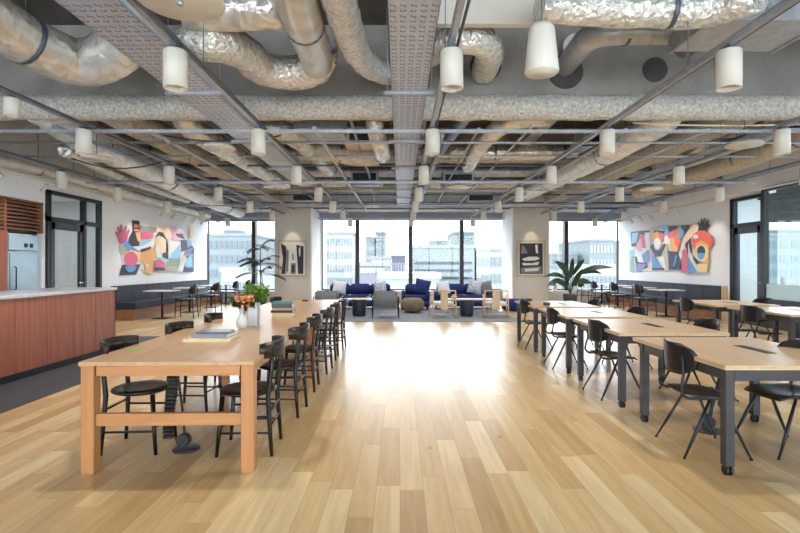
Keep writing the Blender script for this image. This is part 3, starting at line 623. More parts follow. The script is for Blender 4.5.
def make_chair():
    t = thing('work_chair', '', 'chair')
    # seat ply, gently dished, front towards +Y
    s = MB(); nx, ny = 8, 8; top = []; bot = []
    def sp_(u, v):
        w = .215*(1-.06*(1-v)); x = u*w*math.sqrt(max(0, 1-.28*v*v*(1 if True else 0)))
        y = v*.205*(1-.12*u*u); z = .452-.012*(1-u*u)*(1-v*v)-.03*max(0, v)**3+.012*max(0, -v)**2
        return x, y, z
    for j in range(ny+1):
        for i in range(nx+1):
            x, y, z = sp_(i/nx*2-1, j/ny*2-1); top.append(s.bm.verts.new((x, y, z))); bot.append(s.bm.verts.new((x, y, z-.013)))
    W_ = nx+1
    for j in range(ny):
        for i in range(nx):
            a = j*W_+i; s._f([top[a], top[a+1], top[a+W_+1], top[a+W_]], True); s._f([bot[a], bot[a+W_], bot[a+W_+1], bot[a+1]], True)
    rim = [i for i in range(W_)]+[W_*j+nx for j in range(1, ny+1)]+[ny*W_+i for i in range(nx-1, -1, -1)]+[W_*j for j in range(ny-1, 0, -1)]
    for a, b in zip(rim, rim[1:]+rim[:1]): s._f([top[a], bot[a], bot[b], top[b]])
    s.build('seat', 'ply_black', t)
    # backrest: rounded wide oval shell curved about z
    b = MB(); n = 20; hx, hz = .225, .118; ring = []
    F = []; Bk = []
    rows = 6
    for j in range(rows+1):
        v = j/rows*2-1
        half = hx*(1-abs(v)**3.2*.42)
        for i in range(n+1):
            u = i/n*2-1; x = u*half; y = -.245+2.3*x*x-.05*(v*.118); z = .715+v*hz
            F.append(b.bm.verts.new((x, y, z))); Bk.append(b.bm.verts.new((x, y-.011, z)))
    W2 = n+1
    for j in range(rows):
        for i in range(n):
            a = j*W2+i; b._f([F[a], F[a+1], F[a+W2+1], F[a+W2]], True); b._f([Bk[a], Bk[a+W2], Bk[a+W2+1], Bk[a+1]], True)
    rim = [i for i in range(W2)]+[W2*j+n for j in range(1, rows+1)]+[rows*W2+i for i in range(n-1, -1, -1)]+[W2*j for j in range(rows-1, 0, -1)]
    for p, q in zip(rim, rim[1:]+rim[:1]): b._f([F[p], Bk[p], Bk[q], F[q]])
    b.build('backrest', 'ply_black', t)
    for sx in (-1, 1):
        MB().tube([(sx*.15, .17, .43), (sx*.175, -.12, .43), (sx*.18, -.2, .44), (sx*.182, -.232, .49), (sx*.165, -.21, .6), (sx*.15, -.208, .74)], .011, 8, res=.04).build('side_frame', 'black_frame', t)
        for sy, ty in ((-1, -.02), (1, .05)):
            MB().tube([(sx*.175, ty, .43), (sx*.206, sy*.118+ty*.5, .215), (sx*.235, sy*.235, .008)], [.012, .016, .009], 8, flat=.75).build('leg', 'black_frame', t)
            k = kids(t)[-1]; MB().tube([(sx*.235, sy*.235, 0), (sx*.2345, sy*.2345, .014)], .011, 8).build('foot', 'black_plastic', k)
    MB().tube([(-.17, .0, .425), (.17, .0, .425)], .01, 8).tube([(-.16, .12, .425), (.16, .12, .425)], .01, 8).build('crossbar', 'black_frame', t)
    return t
wt = make_work(); wt.scale.z = 1.02; wc = make_chair(); st2 = {}
G1, G2 = 'worktables on castors', 'black plywood chairs at the worktables'
TY = [3.34, 4.95, 6.53, 8.13]
near = ['nearest the camera', 'second from the camera', 'third from the camera', 'farthest from the camera']
for i, y in enumerate(TY):
    place(wt, st2, (2.72, y, 0), 0, 'oak topped worktable with grey castored legs along the aisle, ' + near[i], G1)
    place(wc, st2, (2.34, y+.55, 0), R(-90+[-4, 3, -2, 2][i]), 'black plywood chair on the aisle side of the aisle worktable ' + near[i], G2)
    place(wc, st2, (2.99+.22*(i > 0), y+.56, 0), R(90+[3, -4, 5, 0][i]), 'black plywood chair on the wall side of the aisle worktable ' + near[i], G2)
UY = [6.78, 8.4]; un = ['nearer the camera', 'farther from the camera']
for i, y in enumerate(UY):
    place(wt, st2, (5.85, y, 0), 0, 'oak topped worktable in the row along the glass partition, ' + un[i], G1)
    if i < 2:
        place(wc, st2, (5.36, y+.65, 0), R(-90+[8, -5][i]), 'black plywood chair on the left of the partition row worktable ' + un[i], G2)
        place(wc, st2, (6.45, y+.7, 0), R(92), 'black plywood chair on the right of the partition row worktable ' + un[i], G2)
g = P(797, 347.5, .73); tag(MB().box(-.045, .045, -.03, .03, 0, .001).build('green_card', 'green_card', loc=(g.x, g.y, .7547)), 'small green card on the nearest right worktable', 'card')
for (x, y, l) in ((2.41, 9.35, 'small black box at the left end of the farthest aisle worktable'), (2.45, 8.0+.35, 'small black box on the farthest aisle worktable near its front edge')):
    tag(MB().box(-.05, .05, -.04, .04, 0, .05, .006).build('power_box', 'black_plastic', loc=(x, y, .7547)), l, 'power box')
ph = thing('cable_hub', 'black cable hub with a round floor plate under the nearest right worktable', 'cable hub', (2.65, 4.3, 0))
MB().lathe([(0, 0), (.12, 0), (.12, .008), (.03, .014), (0, .014)], seg=24).build('base', 'table_metal', ph)
MB().tube([(0, -.02, .07), (0, .03, .07)], .055, 18).tube([(0, 0, .05), (.03, 0, .2), (.1, .0, .45), (.13, 0, .69)], .016, 8, res=.05).build('cable', 'cable_black', ph)

# ---------------------------------------------------------------- banquettes with cafe tables and chairs
def banquette(side):
    s = 1 if side < 0 else -1; X = XL if side < 0 else XR; sd = 'left' if side < 0 else 'right'
    y0, y1 = (12.86, 19.0) if side < 0 else (12.95, 19.0)
    t = thing('banquette', 'long navy leather banquette on a wood base under the %s mural' % sd, 'bench', (X, y0, 0)); L_ = y1-y0
    def bx(a, b, c, d, e, g, bev=0):
        return MB().box(min(s*a, s*b), max(s*a, s*b), c, d, e, g, bev)
    bx(.02, .60, .02, L_, 0, .28).build('base', 'base_wood', t)
    n = 8
    for i in range(n):
        bx(.14, .64, i*L_/n+.004, (i+1)*L_/n-.004, .285, .46, .012).build('seat_cushion', 'navy_leather', t)
        bx(.03, .15, i*L_/n+.004, (i+1)*L_/n-.004, .30, .862, .008).build('back_cushion', 'navy_leather', t)
    bx(.0, .16, 0, L_, .865, .885).build('ledge', 'navy_leather', t)
    if side > 0: bx(.0, .13, -.05, -.002, 0, .89).build('end_panel', 'ash', t)
banquette(-1); banquette(1)
def make_cafe_table():
    t = thing('cafe_table', '', 'table')
    MB().box(-.37, .37, -.33, .33, .725, .75, .006).build('tabletop', 'counter_top', t)
    MB().tube([(0, 0, .02), (0, 0, .724)], .03, 12).build('pedestal', 'black_frame', t)
    MB().box(-.2, .2, -.2, .2, 0, .018, .004).build('base', 'black_frame', t)
    return t
def make_cafe_chair():
    t = thing('cafe_chair', '', 'chair')
    MB().box(-.21, .21, -.2, .21, .44, .475, .014).build('seat', 'ply_black', t)
    b = MB(); n = 10; q = []
    for i in range(n+1):
        u = i/n*2-1; x = u*.22; y = -.22+.09*u*u; h = .145*(1-abs(u)**3*.5)
        q.append([b.bm.verts.new(c) for c in ((x, y, .69-h*.8), (x, y-.03, .69+h), (x, y-.045, .69+h), (x, y-.015, .69-h*.8))])
    for i in range(n):
        for k in range(4): b._f([q[i][k], q[i][(k+1) % 4], q[i+1][(k+1) % 4], q[i+1][k]], True)
    b._f(q[0]); b._f(q[-1][::-1]); b.build('backrest', 'ply_black', t)
    for sx in (-1, 1):
        MB().tube([(sx*.2, -.24, 0), (sx*.19, -.2, .45), (sx*.18, -.225, .78)], .012, 8).build('rear_leg', 'black_frame', t)
        MB().tube([(sx*.2, .2, 0), (sx*.19, .18, .45)], .012, 8).build('front_leg', 'black_frame', t)
        MB().tube([(sx*.195, -.21, .3), (sx*.195, .19, .3)], .008, 6).build('stretcher', 'black_frame', t)
    return t
kt, kc = make_cafe_table(), make_cafe_chair(); kc.scale = (1.1, 1.1, 1.09)
for i, y in enumerate([13.5, 15.25, 17.0, 18.45]):
    place(kt, st2, (-6.42, y, 0), 0, 'small pedestal cafe table at the left banquette, %s from the camera' % ORD[i], 'cafe tables at the banquettes')
    place(kc, st2, (-5.82, y+.1, 0), R(90+[6, -4, 3, 0][i]), 'black cafe chair at the left banquette, %s from the camera' % ORD[i], 'cafe chairs at the banquettes')
for i, y in enumerate([13.95, 15.5, 17.05, 18.4]):
    place(kt, st2, (7.42, y, 0), 0, 'small pedestal cafe table at the right banquette, %s from the camera' % ORD[i], 'cafe tables at the banquettes')
    place(kc, st2, (6.82, y, 0), R(-90+[5, 0, -4, 3][i]), 'black cafe chair at the right banquette, %s from the camera' % ORD[i], 'cafe chairs at the banquettes')

# ---------------------------------------------------------------- lounge
tag(MB().box(-2.6, 3.1, 12.6, 17.0, 0, .012, .004).build('rug', 'rug'), 'large grey rug under the lounge furniture', 'rug')
RZ = .013
def armchair_grey(x, y, rz, label):
    t = thing('armchair', label, 'armchair', (x, y, RZ), R(rz), 'grey armchairs in the lounge')
    MB().box(-.31, .31, -.28, .33, .27, .43, .04).build('seat_cushion', 'grey_fabric', t)
    MB().box(-.32, .32, -.36, -.24, .26, .73, .05).build('back_cushion', 'grey_fabric', t)
    for s in (-1, 1):
        MB().tube([(s*.35, -.34, 0), (s*.35, -.33, .55), (s*.35, .3, .55), (s*.35, .32, 0)], .014, 8).build('arm_frame', 'black_frame', t)
    MB().tube([(-.35, -.32, .26), (.35, -.32, .26)], .012, 8).tube([(-.35, .3, .26), (.35, .3, .26)], .012, 8).build('rail', 'black_frame', t)
    MB().box(-.3, .3, -.34, -.315, .25, .70, .01).build('back_panel', 'grey_fabric', t)
armchair_grey(-.39, 13.55, 2, 'grey armchair seen from behind in the middle of the lounge')
armchair_grey(-1.95, 13.75, -4, 'grey armchair seen from behind just past the far end of the oak table')
def armchair_wood(x, y, rz, label):
    t = thing('wooden_armchair', label, 'armchair', (x, y, RZ), R(rz), 'wooden armchairs in the lounge')
    MB().box(-.27, .27, -.22, .28, .36, .43, .02).build('seat_cushion', 'white_fabric', t)
    MB().box(-.1, .1, -.275, -.25, .22, .72, .008).build('back_splat', 'ash', t)
    for s in (-1, 1):
        MB().tube([(s*.33, -.3, 0), (s*.31, -.27, .36), (s*.3, -.26, .73)], .017, 8).build('rear_leg', 'ash', t)
        MB().tube([(s*.33, .3, 0), (s*.31, .27, .58)], .017, 8).build('front_leg', 'ash', t)
        MB().tube([(s*.305, -.26, .62), (s*.34, .05, .6), (s*.31, .29, .58)], .016, 8).build('armrest', 'ash', t)
    MB().tube([(-.31, -.26, .73), (0, -.29, .74), (.31, -.26, .73)], .018, 8).build('top_rail', 'ash', t)
    [MB().box(-.3, .3, q, q+.025, .33, .37).build('seat_rail', 'ash', t) for q in (-.26, .255)]
    MB().tube([(-.31, -.27, .12), (.31, -.27, .12)], .012, 6).build('stretcher', 'ash', t)
armchair_wood(1.17, 13.6, 3, 'pale wooden armchair with tan back strap, left of the two beside the dark drum stool')
armchair_wood(2.6, 13.6, -6, 'pale wooden armchair with tan back strap at the right end of the lounge')
for x, y, l in ((-1.13, 13.85, 'dark navy drum side table between the two grey armchairs'), (1.84, 13.8, 'dark navy drum side table between the two wooden armchairs')):
    t = thing('drum_table', l, 'side table', (x, y, RZ), 0, 'drum side tables in the lounge')
    MB().lathe([(0, .02), (.17, .02), (.185, .06), (.195, .42), (.19, .46), (0, .46)], seg=28).build('drum', 'navy_drum', t)
    MB().lathe([(0, .0), (.12, 0), (.12, .02), (0, .02)], seg=20).build('foot', 'ash', t)
    MB().lathe([(0, .46), (.2, .46), (.205, .475), (.2, .49), (0, .49)], seg=28).build('tray_top', 'white_fabric' if x > 0 else 'cover_cream', t)
t = thing('wicker_pouf', 'round woven wicker pouf in the middle of the rug', 'pouf', (.37, 15.0, RZ))
MB().lathe([(.0, .03), (.2, .03), (.31, .08), (.36, .2), (.35, .32), (.26, .42), (0, .44)], seg=28).build('body', 'wicker', t)
for a in range(4): MB().tube([(.17*math.cos(a*1.57+.7), .17*math.sin(a*1.57+.7), 0), (.16*math.cos(a*1.57+.7), .16*math.sin(a*1.57+.7), .06)], .015, 8).build('leg', 'base_wood', t)
def coffee(x, y, w, d, h, top, label):
    t = thing('coffee_table', label, 'coffee table', (x, y, RZ))
    MB().box(-w/2, w/2, -d/2, d/2, h-.03, h, .006).build('tabletop', top, t)
    for sx in (-1, 1):
        for sy in (-1, 1): MB().tube([(sx*(w/2-.06), sy*(d/2-.06), 0), (sx*(w/2-.07), sy*(d/2-.07), h-.031)], .015, 8).build('leg', 'white_fabric', t)
coffee(-1.2, 14.9, 1.3, .6, .42, 'white_fabric', 'low white coffee table in front of the left navy sofa')
coffee(2.0, 14.85, 1.5, .6, .42, 'ash', 'low pale wood coffee table in front of the right navy sofa')
for x, y, r, l in ((-.95, 14.9, .07, 'small white bowl on the white coffee table'), (1.6, 14.85, .1, 'pale wooden bowl on the wooden coffee table')):
    tag(MB().lathe([(r*.4, 0), (r, r*.7), (r*.92, r*.7), (r*.3, .012), (0, .012)], seg=16).build('bowl', 'ceramic_white' if x < 0 else 'ash', loc=(x, y, RZ+.421)), l, 'bowl')
def sofa(x0, x1, y, label, back=True):
    t = thing('sofa', label, 'sofa', ((x0+x1)/2, y, RZ), 0, 'navy sofas by the window'); w = (x1-x0)/2
    MB().box(-w, w, -.42, .4, .09, .30, .03).build('base', 'blue_fabric', t)
    n = max(1, round((x1-x0)/.85))
    for i in range(n):
        a = -w+.12+i*(2*w-.24)/n; b = a+(2*w-.24)/n
        MB().box(a+.003, b-.003, -.44, .22, .305, .45, .035).build('seat_cushion', 'blue_fabric', t)
        MB().box(a+.003, b-.003, .20, .42, .40, .80, .05).build('back_cushion', 'blue_fabric', t)
    for s in (-1, 1): MB().box(min(s*w, s*(w-.12)), max(s*w, s*(w-.12)), -.42, .4, .28, .60, .03).build('arm', 'blue_fabric', t)
    for sx in (-1, 1):
        for sy in (-.36, .34): MB().tube([(sx*(w-.08), sy, 0), (sx*(w-.08), sy, .1)], .018, 8).build('foot', 'black_frame', t)
sofa(-2.45, -.2, 16.4, 'navy sofa on the left side under the lounge windows')
sofa(.05, .95, 16.2, 'single navy armchair sofa in the middle under the windows')
sofa(1.1, 3.15, 16.4, 'navy sofa on the right side under the lounge windows')
def cushion(x, y, z, w, m, rz, ry, label):
    b = MB(); n = 8; F = []; Bk = []
    for j in range(n+1):
        for i in range(n+1):
            u, v = i/n*2-1, j/n*2-1; th = .07*(1-u**4)*(1-v**4)+.004; k = 1-.06*(1-abs(u*v))
            F.append(b.bm.verts.new((u*w/2*k, -th, v*w/2*k))); Bk.append(b.bm.verts.new((u*w/2*k, th, v*w/2*k)))
    W3 = n+1
    for j in range(n):
        for i in range(n):
            a = j*W3+i; b._f([F[a], F[a+1], F[a+W3+1], F[a+W3]], True); b._f([Bk[a], Bk[a+W3], Bk[a+W3+1], Bk[a+1]], True)
    rim = [i for i in range(W3)]+[W3*j+n for j in range(1, n+1)]+[n*W3+i for i in range(n-1, -1, -1)]+[W3*j for j in range(n-1, 0, -1)]
    for p, q in zip(rim, rim[1:]+rim[:1]): b._f([F[p], Bk[p], Bk[q], F[q]], True)
    o = b.build('cushion', m, loc=(x, y, z)); o.rotation_euler = (R(-18), R(ry), R(rz)); tag(o, label, 'cushion')
cushion(-1.98, 16.36, .70, .44, 'white_fabric', 5, 6, 'white cushion leaning on the left navy sofa')
cushion(-.65, 16.36, .69, .42, 'print_fabric', -5, -8, 'pale patterned cushion on the right end of the left navy sofa')
cushion(.72, 16.16, .73, .5, 'blue_fabric', -8, 12, 'blue cushion tilted on the middle navy armchair')
cushion(1.42, 16.36, .69, .42, 'white_fabric', 8, -6, 'white cushion on the left end of the right navy sofa')
cushion(2.45, 16.36, .71, .46, 'print_fabric', -6, 14, 'white and blue patterned cushion on the right navy sofa')
cushion(2.8, 16.33, .70, .42, 'grey_fabric', -14, -10, 'grey cushion at the right arm of the right navy sofa')
tag(MB().box(-.38, .38, -.3, .3, .02, .37, .03).build('ottoman', 'blue_fabric', loc=(3.62, 15.7, 0)), 'low blue ottoman beside the right column', 'ottoman')

# ---------------------------------------------------------------- plants
def leaf_blade(b, p0, d, length, width, droop, n=7, fold=.15, roll=None):
    d = Vector(d).normalized(); side = d.cross(Vector(roll or (0, 0, 1)))
    side = side.normalized() if side.length > .05 else Vector((1, 0, 0))
    L0, R0, Cn = [], [], []
    for i in range(n+1):
        t = i/n; p = Vector(p0)+d*length*t+Vector((0, 0, -droop*length*t*t)); w = width*math.sin(math.pi*min(1, t*.92+.08))**.8
        Cn.append(b.bm.verts.new(p)); L0.append(b.bm.verts.new(p+side*w+Vector((0, 0, w*fold)))); R0.append(b.bm.verts.new(p-side*w+Vector((0, 0, w*fold))))
    for i in range(n):
        b._f([L0[i], Cn[i], Cn[i+1], L0[i+1]], True); b._f([Cn[i], R0[i], R0[i+1], Cn[i+1]], True)
def pot(t, r, h, m='pot_dark'):
    MB().lathe([(0, 0), (r*.8, 0), (r, h), (r*.9, h), (r*.88, h-.03), (0, h-.03)], seg=24).build('pot', m, t)
    MB().lathe([(0, h-.032), (r*.87, h-.032), (r*.87, h-.02), (0, h-.02)], seg=20).build('soil', 'soil', t)
# palm left: fronds with leaflets
pl = thing('palm', 'tall feathery palm beside the left column', 'plant', (-4.62, 16.5, 0)); pot(pl, .22, .42)
rr = random.Random(11)
for i in range(20):
    a = rr.uniform(0, 6.28); el = rr.uniform(.3, 1.2); h0 = rr.choice([1.1, 1.45, 1.95]); d = Vector((math.cos(a)*math.cos(el), math.sin(a)*math.cos(el)*.7, math.sin(el))); L_ = rr.uniform(.65, .95)
    b = MB(); pts = []
    for k in range(15):
        t = k/14; pts.append(Vector((0, 0, h0))+d*L_*t+Vector((0, 0, -.45*L_*t*t)))
    b.tube(pts, .006, 5)
    for k in range(2, 15):
        tdir = (pts[k]-pts[k-1]).normalized(); sd = tdir.cross(Vector((0, 0, 1))).normalized()
        for s in (-1, 1): leaf_blade(b, pts[k], tdir*.6+sd*s+Vector((0, 0, -.1)), .28*(1-.5*abs(k/14-.4)), .02, .25, 4)
    b.build('frond', 'leaf_dark', pl)
MB().tube([(0, 0, .38), (.02, 0, 1.0), (0, .02, 1.97)], [.025, .018, .012], 8, res=.1).tube([(.04, 0, .38), (.08, 0, .9), (.0, .0, 1.35)], [.02, .015, .01], 8, res=.1).build('trunk', 'stem', pl)
pr = thing('bird_of_paradise_plant', 'broad leaved plant in a dark pot beside the right column', 'plant', (5.72, 16.8, 0)); pot(pr, .24, .46)
for i, (dx, dz, L_, h0, dr) in enumerate([(-1.4, 1.0, .6, 1.0, .5), (-.9, 1.6, .6, 1.15, .3), (-1.8, .5, .5, .9, .5), (1.6, 1.0, .75, 1.1, .45), (.7, 1.8, .6, 1.1, .2), (1.3, .4, .45, .85, .3), (2.2, 1.3, .95, 1.15, .3), (-.3, 1.5, .6, .9, .15), (.4, 1.2, .6, .7, .1), (-.9, .9, .5, .7, .3), (.15, 2, .6, 1.0, .1)]):
    b = MB(); d = Vector((dx*.85, rr.uniform(-.5, .3), dz*.75)).normalized(); base = Vector((dx*.14, d.y*.1, h0))
    b.tube([(0, 0, .42), (dx*.05, 0, .42+(h0-.42)*.5), base], .01, 6, res=.1); leaf_blade(b, base, d, L_*1.3, .10, dr, 8, roll=(rr.uniform(-.6, .6), -1, rr.uniform(0, .8)))
    b.build('leaf', 'leaf', pr)
for i, x in enumerate((5.82, 6.6)):
    t = thing('flowering_plant', 'pink flowering plant on the sill %s the dark broad leaved plant' % ('left of' if i == 0 else 'right of'), 'plant', (x+.1, YW-.15, ZS), 0, 'flowering plants on the sill')
    pot(t, .1, .16, 'ceramic_white')
    b = MB(); b2 = MB()
    for k in range(50):
        d = Vector((rr.uniform(-1, 1), rr.uniform(-.5, .5), rr.uniform(0, 1))); leaf_blade(b if k % 3 else b2, (d.x*.12, d.y*.12, .14+d.z*.12), d+Vector((0, 0, .3)), .12, .03, .3, 3)
    b.build('bloom', 'petal_red', t); b2.build('foliage', 'leaf', t)

# ---------------------------------------------------------------- lighting grid and pendant lamps
ZR = 3.19
RX = [-6.27, -4.04, -1.81, .417, 2.65, 4.88, 7.1]
rn = ['at the far left by the wall', 'second from the left wall', 'left of the centre', 'above the centre aisle', 'right of the centre', 'second from the right wall', 'at the far right by the wall']
for i, x in enumerate(RX):
    t = thing('lighting_rail', 'long grey steel lighting rail running to the windows, ' + rn[i], 'rail', (x, 0, ZR), 0, 'lighting rails')
    MB().box(-.021, .021, -1, 18.6, 0, .041).box(-.03, .03, -1, 18.6, .041, .05).build('channel', 'strut', t)
    MB().tube([(.05, -1, .02), (.05, 18.6, .02)], .012, 6).build('conduit', 'strut_dark', t)
    for y in (1.2, 4.6, 7.6, 9.6, 12, 14.4, 16.8):
        MB().tube([(0, y, .04), (0, y, ZC-ZR)], .005, 5).build('hanger_rod', 'strut_dark', t)
for i, y in enumerate([6.39, 10.4, 14.45, 18.4]):
    t = MB().box(-6.6, 7.5, -.02, .02, 0, .041).box(-6.6, 7.5, -.028, -.02, 0, .01).build('cross_rail', 'strut', loc=(.0, y+.12, ZR-.045)); tag(t, 'grey steel cross rail of the lighting grid, %s from the camera' % ORD[i], 'rail', 'cross rails')
for i, y in enumerate([8.4, 12.3, 16.4]):
    t = MB().tube([(-6.9, 0, 0), (7.9, 0, 0)], .016, 8).build('cross_conduit', 'strut_dark', loc=(0, y, ZR+.3)); tag(t, 'thin steel conduit across the ceiling above the lighting grid, %s from the camera' % ORD[i], 'conduit', 'cross conduits')
lampp = thing('pendant_lamp', '', 'lamp')
MB().m('lamp_white').lathe([(.02, .31), (.085, .305), (.0925, .295), (.0925, 0), (.082, 0), (.080, .2), (0, .21)], seg=28).build('shade', None, lampp)
MB().lathe([(0, .18), (.078, .18), (.078, .185), (0, .185)], seg=20).build('lens', 'lamp_lens', lampp)
MB().box(-.03, .03, -.05, .05, .325, .345).tube([(0, 0, .305), (0, 0, .33)], .02, 8).build('bracket', 'strut_dark', lampp)
ld = bpy.data.lights.new('lamp_light', 'SPOT'); ld.energy = LAMP_W; ld.spot_size = R(120); ld.spot_blend = .9; ld.shadow_soft_size = .07; ld.color = (1, .975, .94)
lo = bpy.data.objects.new('lamp_light', ld); C.objects.link(lo); lo.parent = lampp; lo.location = (0, 0, .03)
rown = ['first', 'second', 'third', 'fourth', 'fifth', 'sixth', 'seventh']
cn = ['leftmost rail', 'second rail from the left', 'rail left of the centre', 'centre rail', 'rail right of the centre', 'second rail from the right', 'rightmost rail']
for j in range(7):
    y = 4.03+2.36*j
    for i, x in enumerate(RX):
        if j == 0 and i in (0, 1, 5, 6): continue
        if j == 1 and i in (0, 6): continue
        xx, yy = x, y
        if i == 0 and j == 2: yy = 9.26
        place(lampp, st2, (xx, yy, 2.845), 0, 'white cylindrical pendant lamp on the %s, %s row from the camera' % (cn[i], rown[j]), 'pendant lamps')
_sl = place(lampp, st2, (-4.04, 5.2, 2.97), 0, 'smaller white pendant lamp at the left edge between two lamp rows', 'pendant lamps'); _sl.scale = (.74, .74, .62)
# conical pendant
cp = thing('cone_pendant', 'white tapered pendant speaker right of the centre near the camera', 'pendant', (1.02, 3.6, 2.8))
MB().lathe([(0, 0), (.112, .0), (.122, .015), (.09, .32), (.08, .345), (0, .35)], seg=32).build('body', 'lamp_white', cp)
MB().lathe([(0, -.004), (.1, -.004), (.1, .002), (0, .002)], seg=24).build('grille', 'lamp_white', cp)
MB().tube([(0, 0, .35), (0, 0, ZC-2.8)], .004, 5).build('cord', 'strut_dark', cp)
cp.rotation_euler.y = 0
# discs
for i, (px, py, d, l) in enumerate([(181, 2, .275, 'large white disc hanging at the top left near the camera'), (219, 149, .24, 'white disc below the left ducts'), (275, 188, .24, 'white disc left of the centre far back'), (745, 146, .24, 'white disc in the right part of the ceiling'),
                                    (652, 190, .24, 'white disc above the right mural'), (97, 160, .24, 'white disc near the left wall'), (459, 188, .24, 'white disc just right of the centre far back'), (373, 207, .24, 'small far white disc left of the central cable tray')]):
    z = 3.12 if i else 3.1; p = P(px, py, z)
    t = thing('disc_pendant', 'flat ' + l, 'pendant', p, 0, 'white disc pendants')
    MB().lathe([(0, 0), (d*.96, .0), (d, .01), (d*.9, .05), (d*.3, .075), (0, .08)], seg=36).build('disc', 'lamp_white', t)
    MB().tube([(0, 0, -.015), (0, 0, ZC-z)], .006, 6).build('rod', 'strut_dark', t)
    MB().lathe([(0, -.02), (.02, -.02), (.02, 0), (0, 0)], seg=12).build('nut', 'strut', t)
# spotlights
def spot(x, y, z, side, label):
    t = thing('spotlight', label, 'spotlight', (x, y, z), 0, 'small wall washing spotlights')
    d = Vector((side*.8, 0, -1)).normalized()
    MB().tube([d*-.06, d*.11], .036, 14).build('head', 'lamp_white', t)
    MB().tube([(0, 0, 0), (0, 0, .09)], .008, 6).build('stem', 'lamp_white', t)
    l = bpy.data.lights.new('spot_light', 'SPOT'); l.energy = 12; l.spot_size = R(70); l.spot_blend = .8; l.color = (1, .97, .93); l.shadow_soft_size = .04
    o = bpy.data.objects.new('spot_light', l); C.objects.link(o); o.parent = t; o.location = d*.13; o.rotation_euler = Vector((side*1.0, 0, -.9)).to_track_quat('-Z', 'Y').to_euler()
for sx, X, ys_, nm in ((-1, -6.6, [8.25, 9.3, 13.9, 14.6, 15.3, 16.0, 16.7], 'left'), (1, 7.45, [13.35, 14.1, 14.85, 15.5, 16.15], 'right')):
    t = tag(MB().box(-.018, .018, (-4 if sx < 0 else 4), 18.5, 0, .035).build('spot_track', 'lamp_white', loc=(X, 0, 2.98)), 'white spotlight track along the %s wall' % nm, 'track')
    for k, y in enumerate(ys_): spot(X, y, 2.88, sx, 'small white spotlight aimed at the %s wall, %s from the camera' % (nm, ORD[k]))
for x, nm in ((-3.72, 'left'), (4.53, 'right')):
    t = thing('spotlight', 'small spotlight above the picture on the %s column' % nm, 'spotlight', (x, 16.6, 3.1), 0, 'small wall washing spotlights')
    MB().tube([(0, -.05, .05), (0, .06, -.06)], .036, 14).build('head', 'lamp_white', t); MB().tube([(0, 0, 0), (0, 0, .35)], .008, 6).build('stem', 'lamp_white', t)
    l = bpy.data.lights.new('spot_light', 'SPOT'); l.energy = 13; l.spot_size = R(45); l.spot_blend = .6; l.color = (1, .88, .7); l.shadow_soft_size = .03
    o = bpy.data.objects.new('spot_light', l); C.objects.link(o); o.parent = t; o.location = (0, .08, -.08); o.rotation_euler = Vector((0, .8, -1.15)).to_track_quat('-Z', 'Y').to_euler()

# ---------------------------------------------------------------- ceiling: beams
def rough_tube(name, path, r, m, label, cat, seg=16, crk=.05, freq=4, res=.12, flat=1.0, group=None, bands=None, bandm='strut_dark', taper=None):
    t = thing(name, label, cat, path[0], 0, group)
    o = Vector(path[0]); pts = [Vector(p)-o for p in path]
    MB().tube(pts, r, seg, crinkle=crk, freq=freq, res=res, flat=flat).build('shell', m, t)
    if bands:
        # hangers: strap round the duct plus a rod up to the slab
        for f in bands:
            k = f*(len(pts)-1); i = min(int(k), len(pts)-2); p = pts[i].lerp(pts[i+1], k-i); d = (pts[i+1]-pts[i]).normalized()
            b = MB().tube([p-d*.02, p+d*.02], r*1.035, 20, flat=flat).tube([p+Vector((0, 0, r)), Vector((p.x, p.y, ZC-o.z))], .006, 5)
            b.build('hanger', bandm, t)
    return t
def cross_beam(y, zb, x0, x1, label):
    t = thing('ceiling_beam', label, 'beam', (0, y, 0), 0, 'fireproofed steel beams')
    MB().box(x0, x1, .03, .22, zb+.25, ZC).build('web', 'concrete', t)
    MB().tube([(x0, .12, zb+.17), (x1, .12, zb+.17)], .18, 18, crinkle=.09, freq=5, res=.1).build('flange', 'fireproof', t)
cross_beam(7.0, 3.5, XL, XR, 'rough fireproofed beam crossing the whole ceiling nearest the camera')
cross_beam(12.2, 3.95, XL, XR, 'rough fireproofed beam crossing the middle of the ceiling')
cross_beam(17.0, 3.95, XL, XR, 'rough fireproofed beam crossing at the columns')
for x, l in ((-4.35, 'left'), (5.25, 'right')):
    t = thing('ceiling_beam', 'rough fireproofed beam running to the windows on the %s' % l, 'beam', (x, 7.2, 0), 0, 'fireproofed steel beams')
    MB().box(-.12, .12, 0, 11.9, 3.9, ZC).build('web', 'fireproof', t)
    MB().tube([(0, 0, 3.78), (0, 11.9, 3.78)], .24, 18, crinkle=.09, freq=5, res=.12).build('flange', 'fireproof', t)
for k, x in enumerate((-6.4, -2.2, .4, 3.0, 7.4)):
    t = MB().box(-.08, .08, 0, 5.0, 4.35, ZC).box(-.13, .13, 0, 5.0, 4.3, 4.36).build('ceiling_joist', 'fireproof', loc=(x, 7.25, 0)); tag(t, 'secondary ceiling joist behind the near beam, %s from the left' % ORD[k], 'beam', 'ceiling joists')

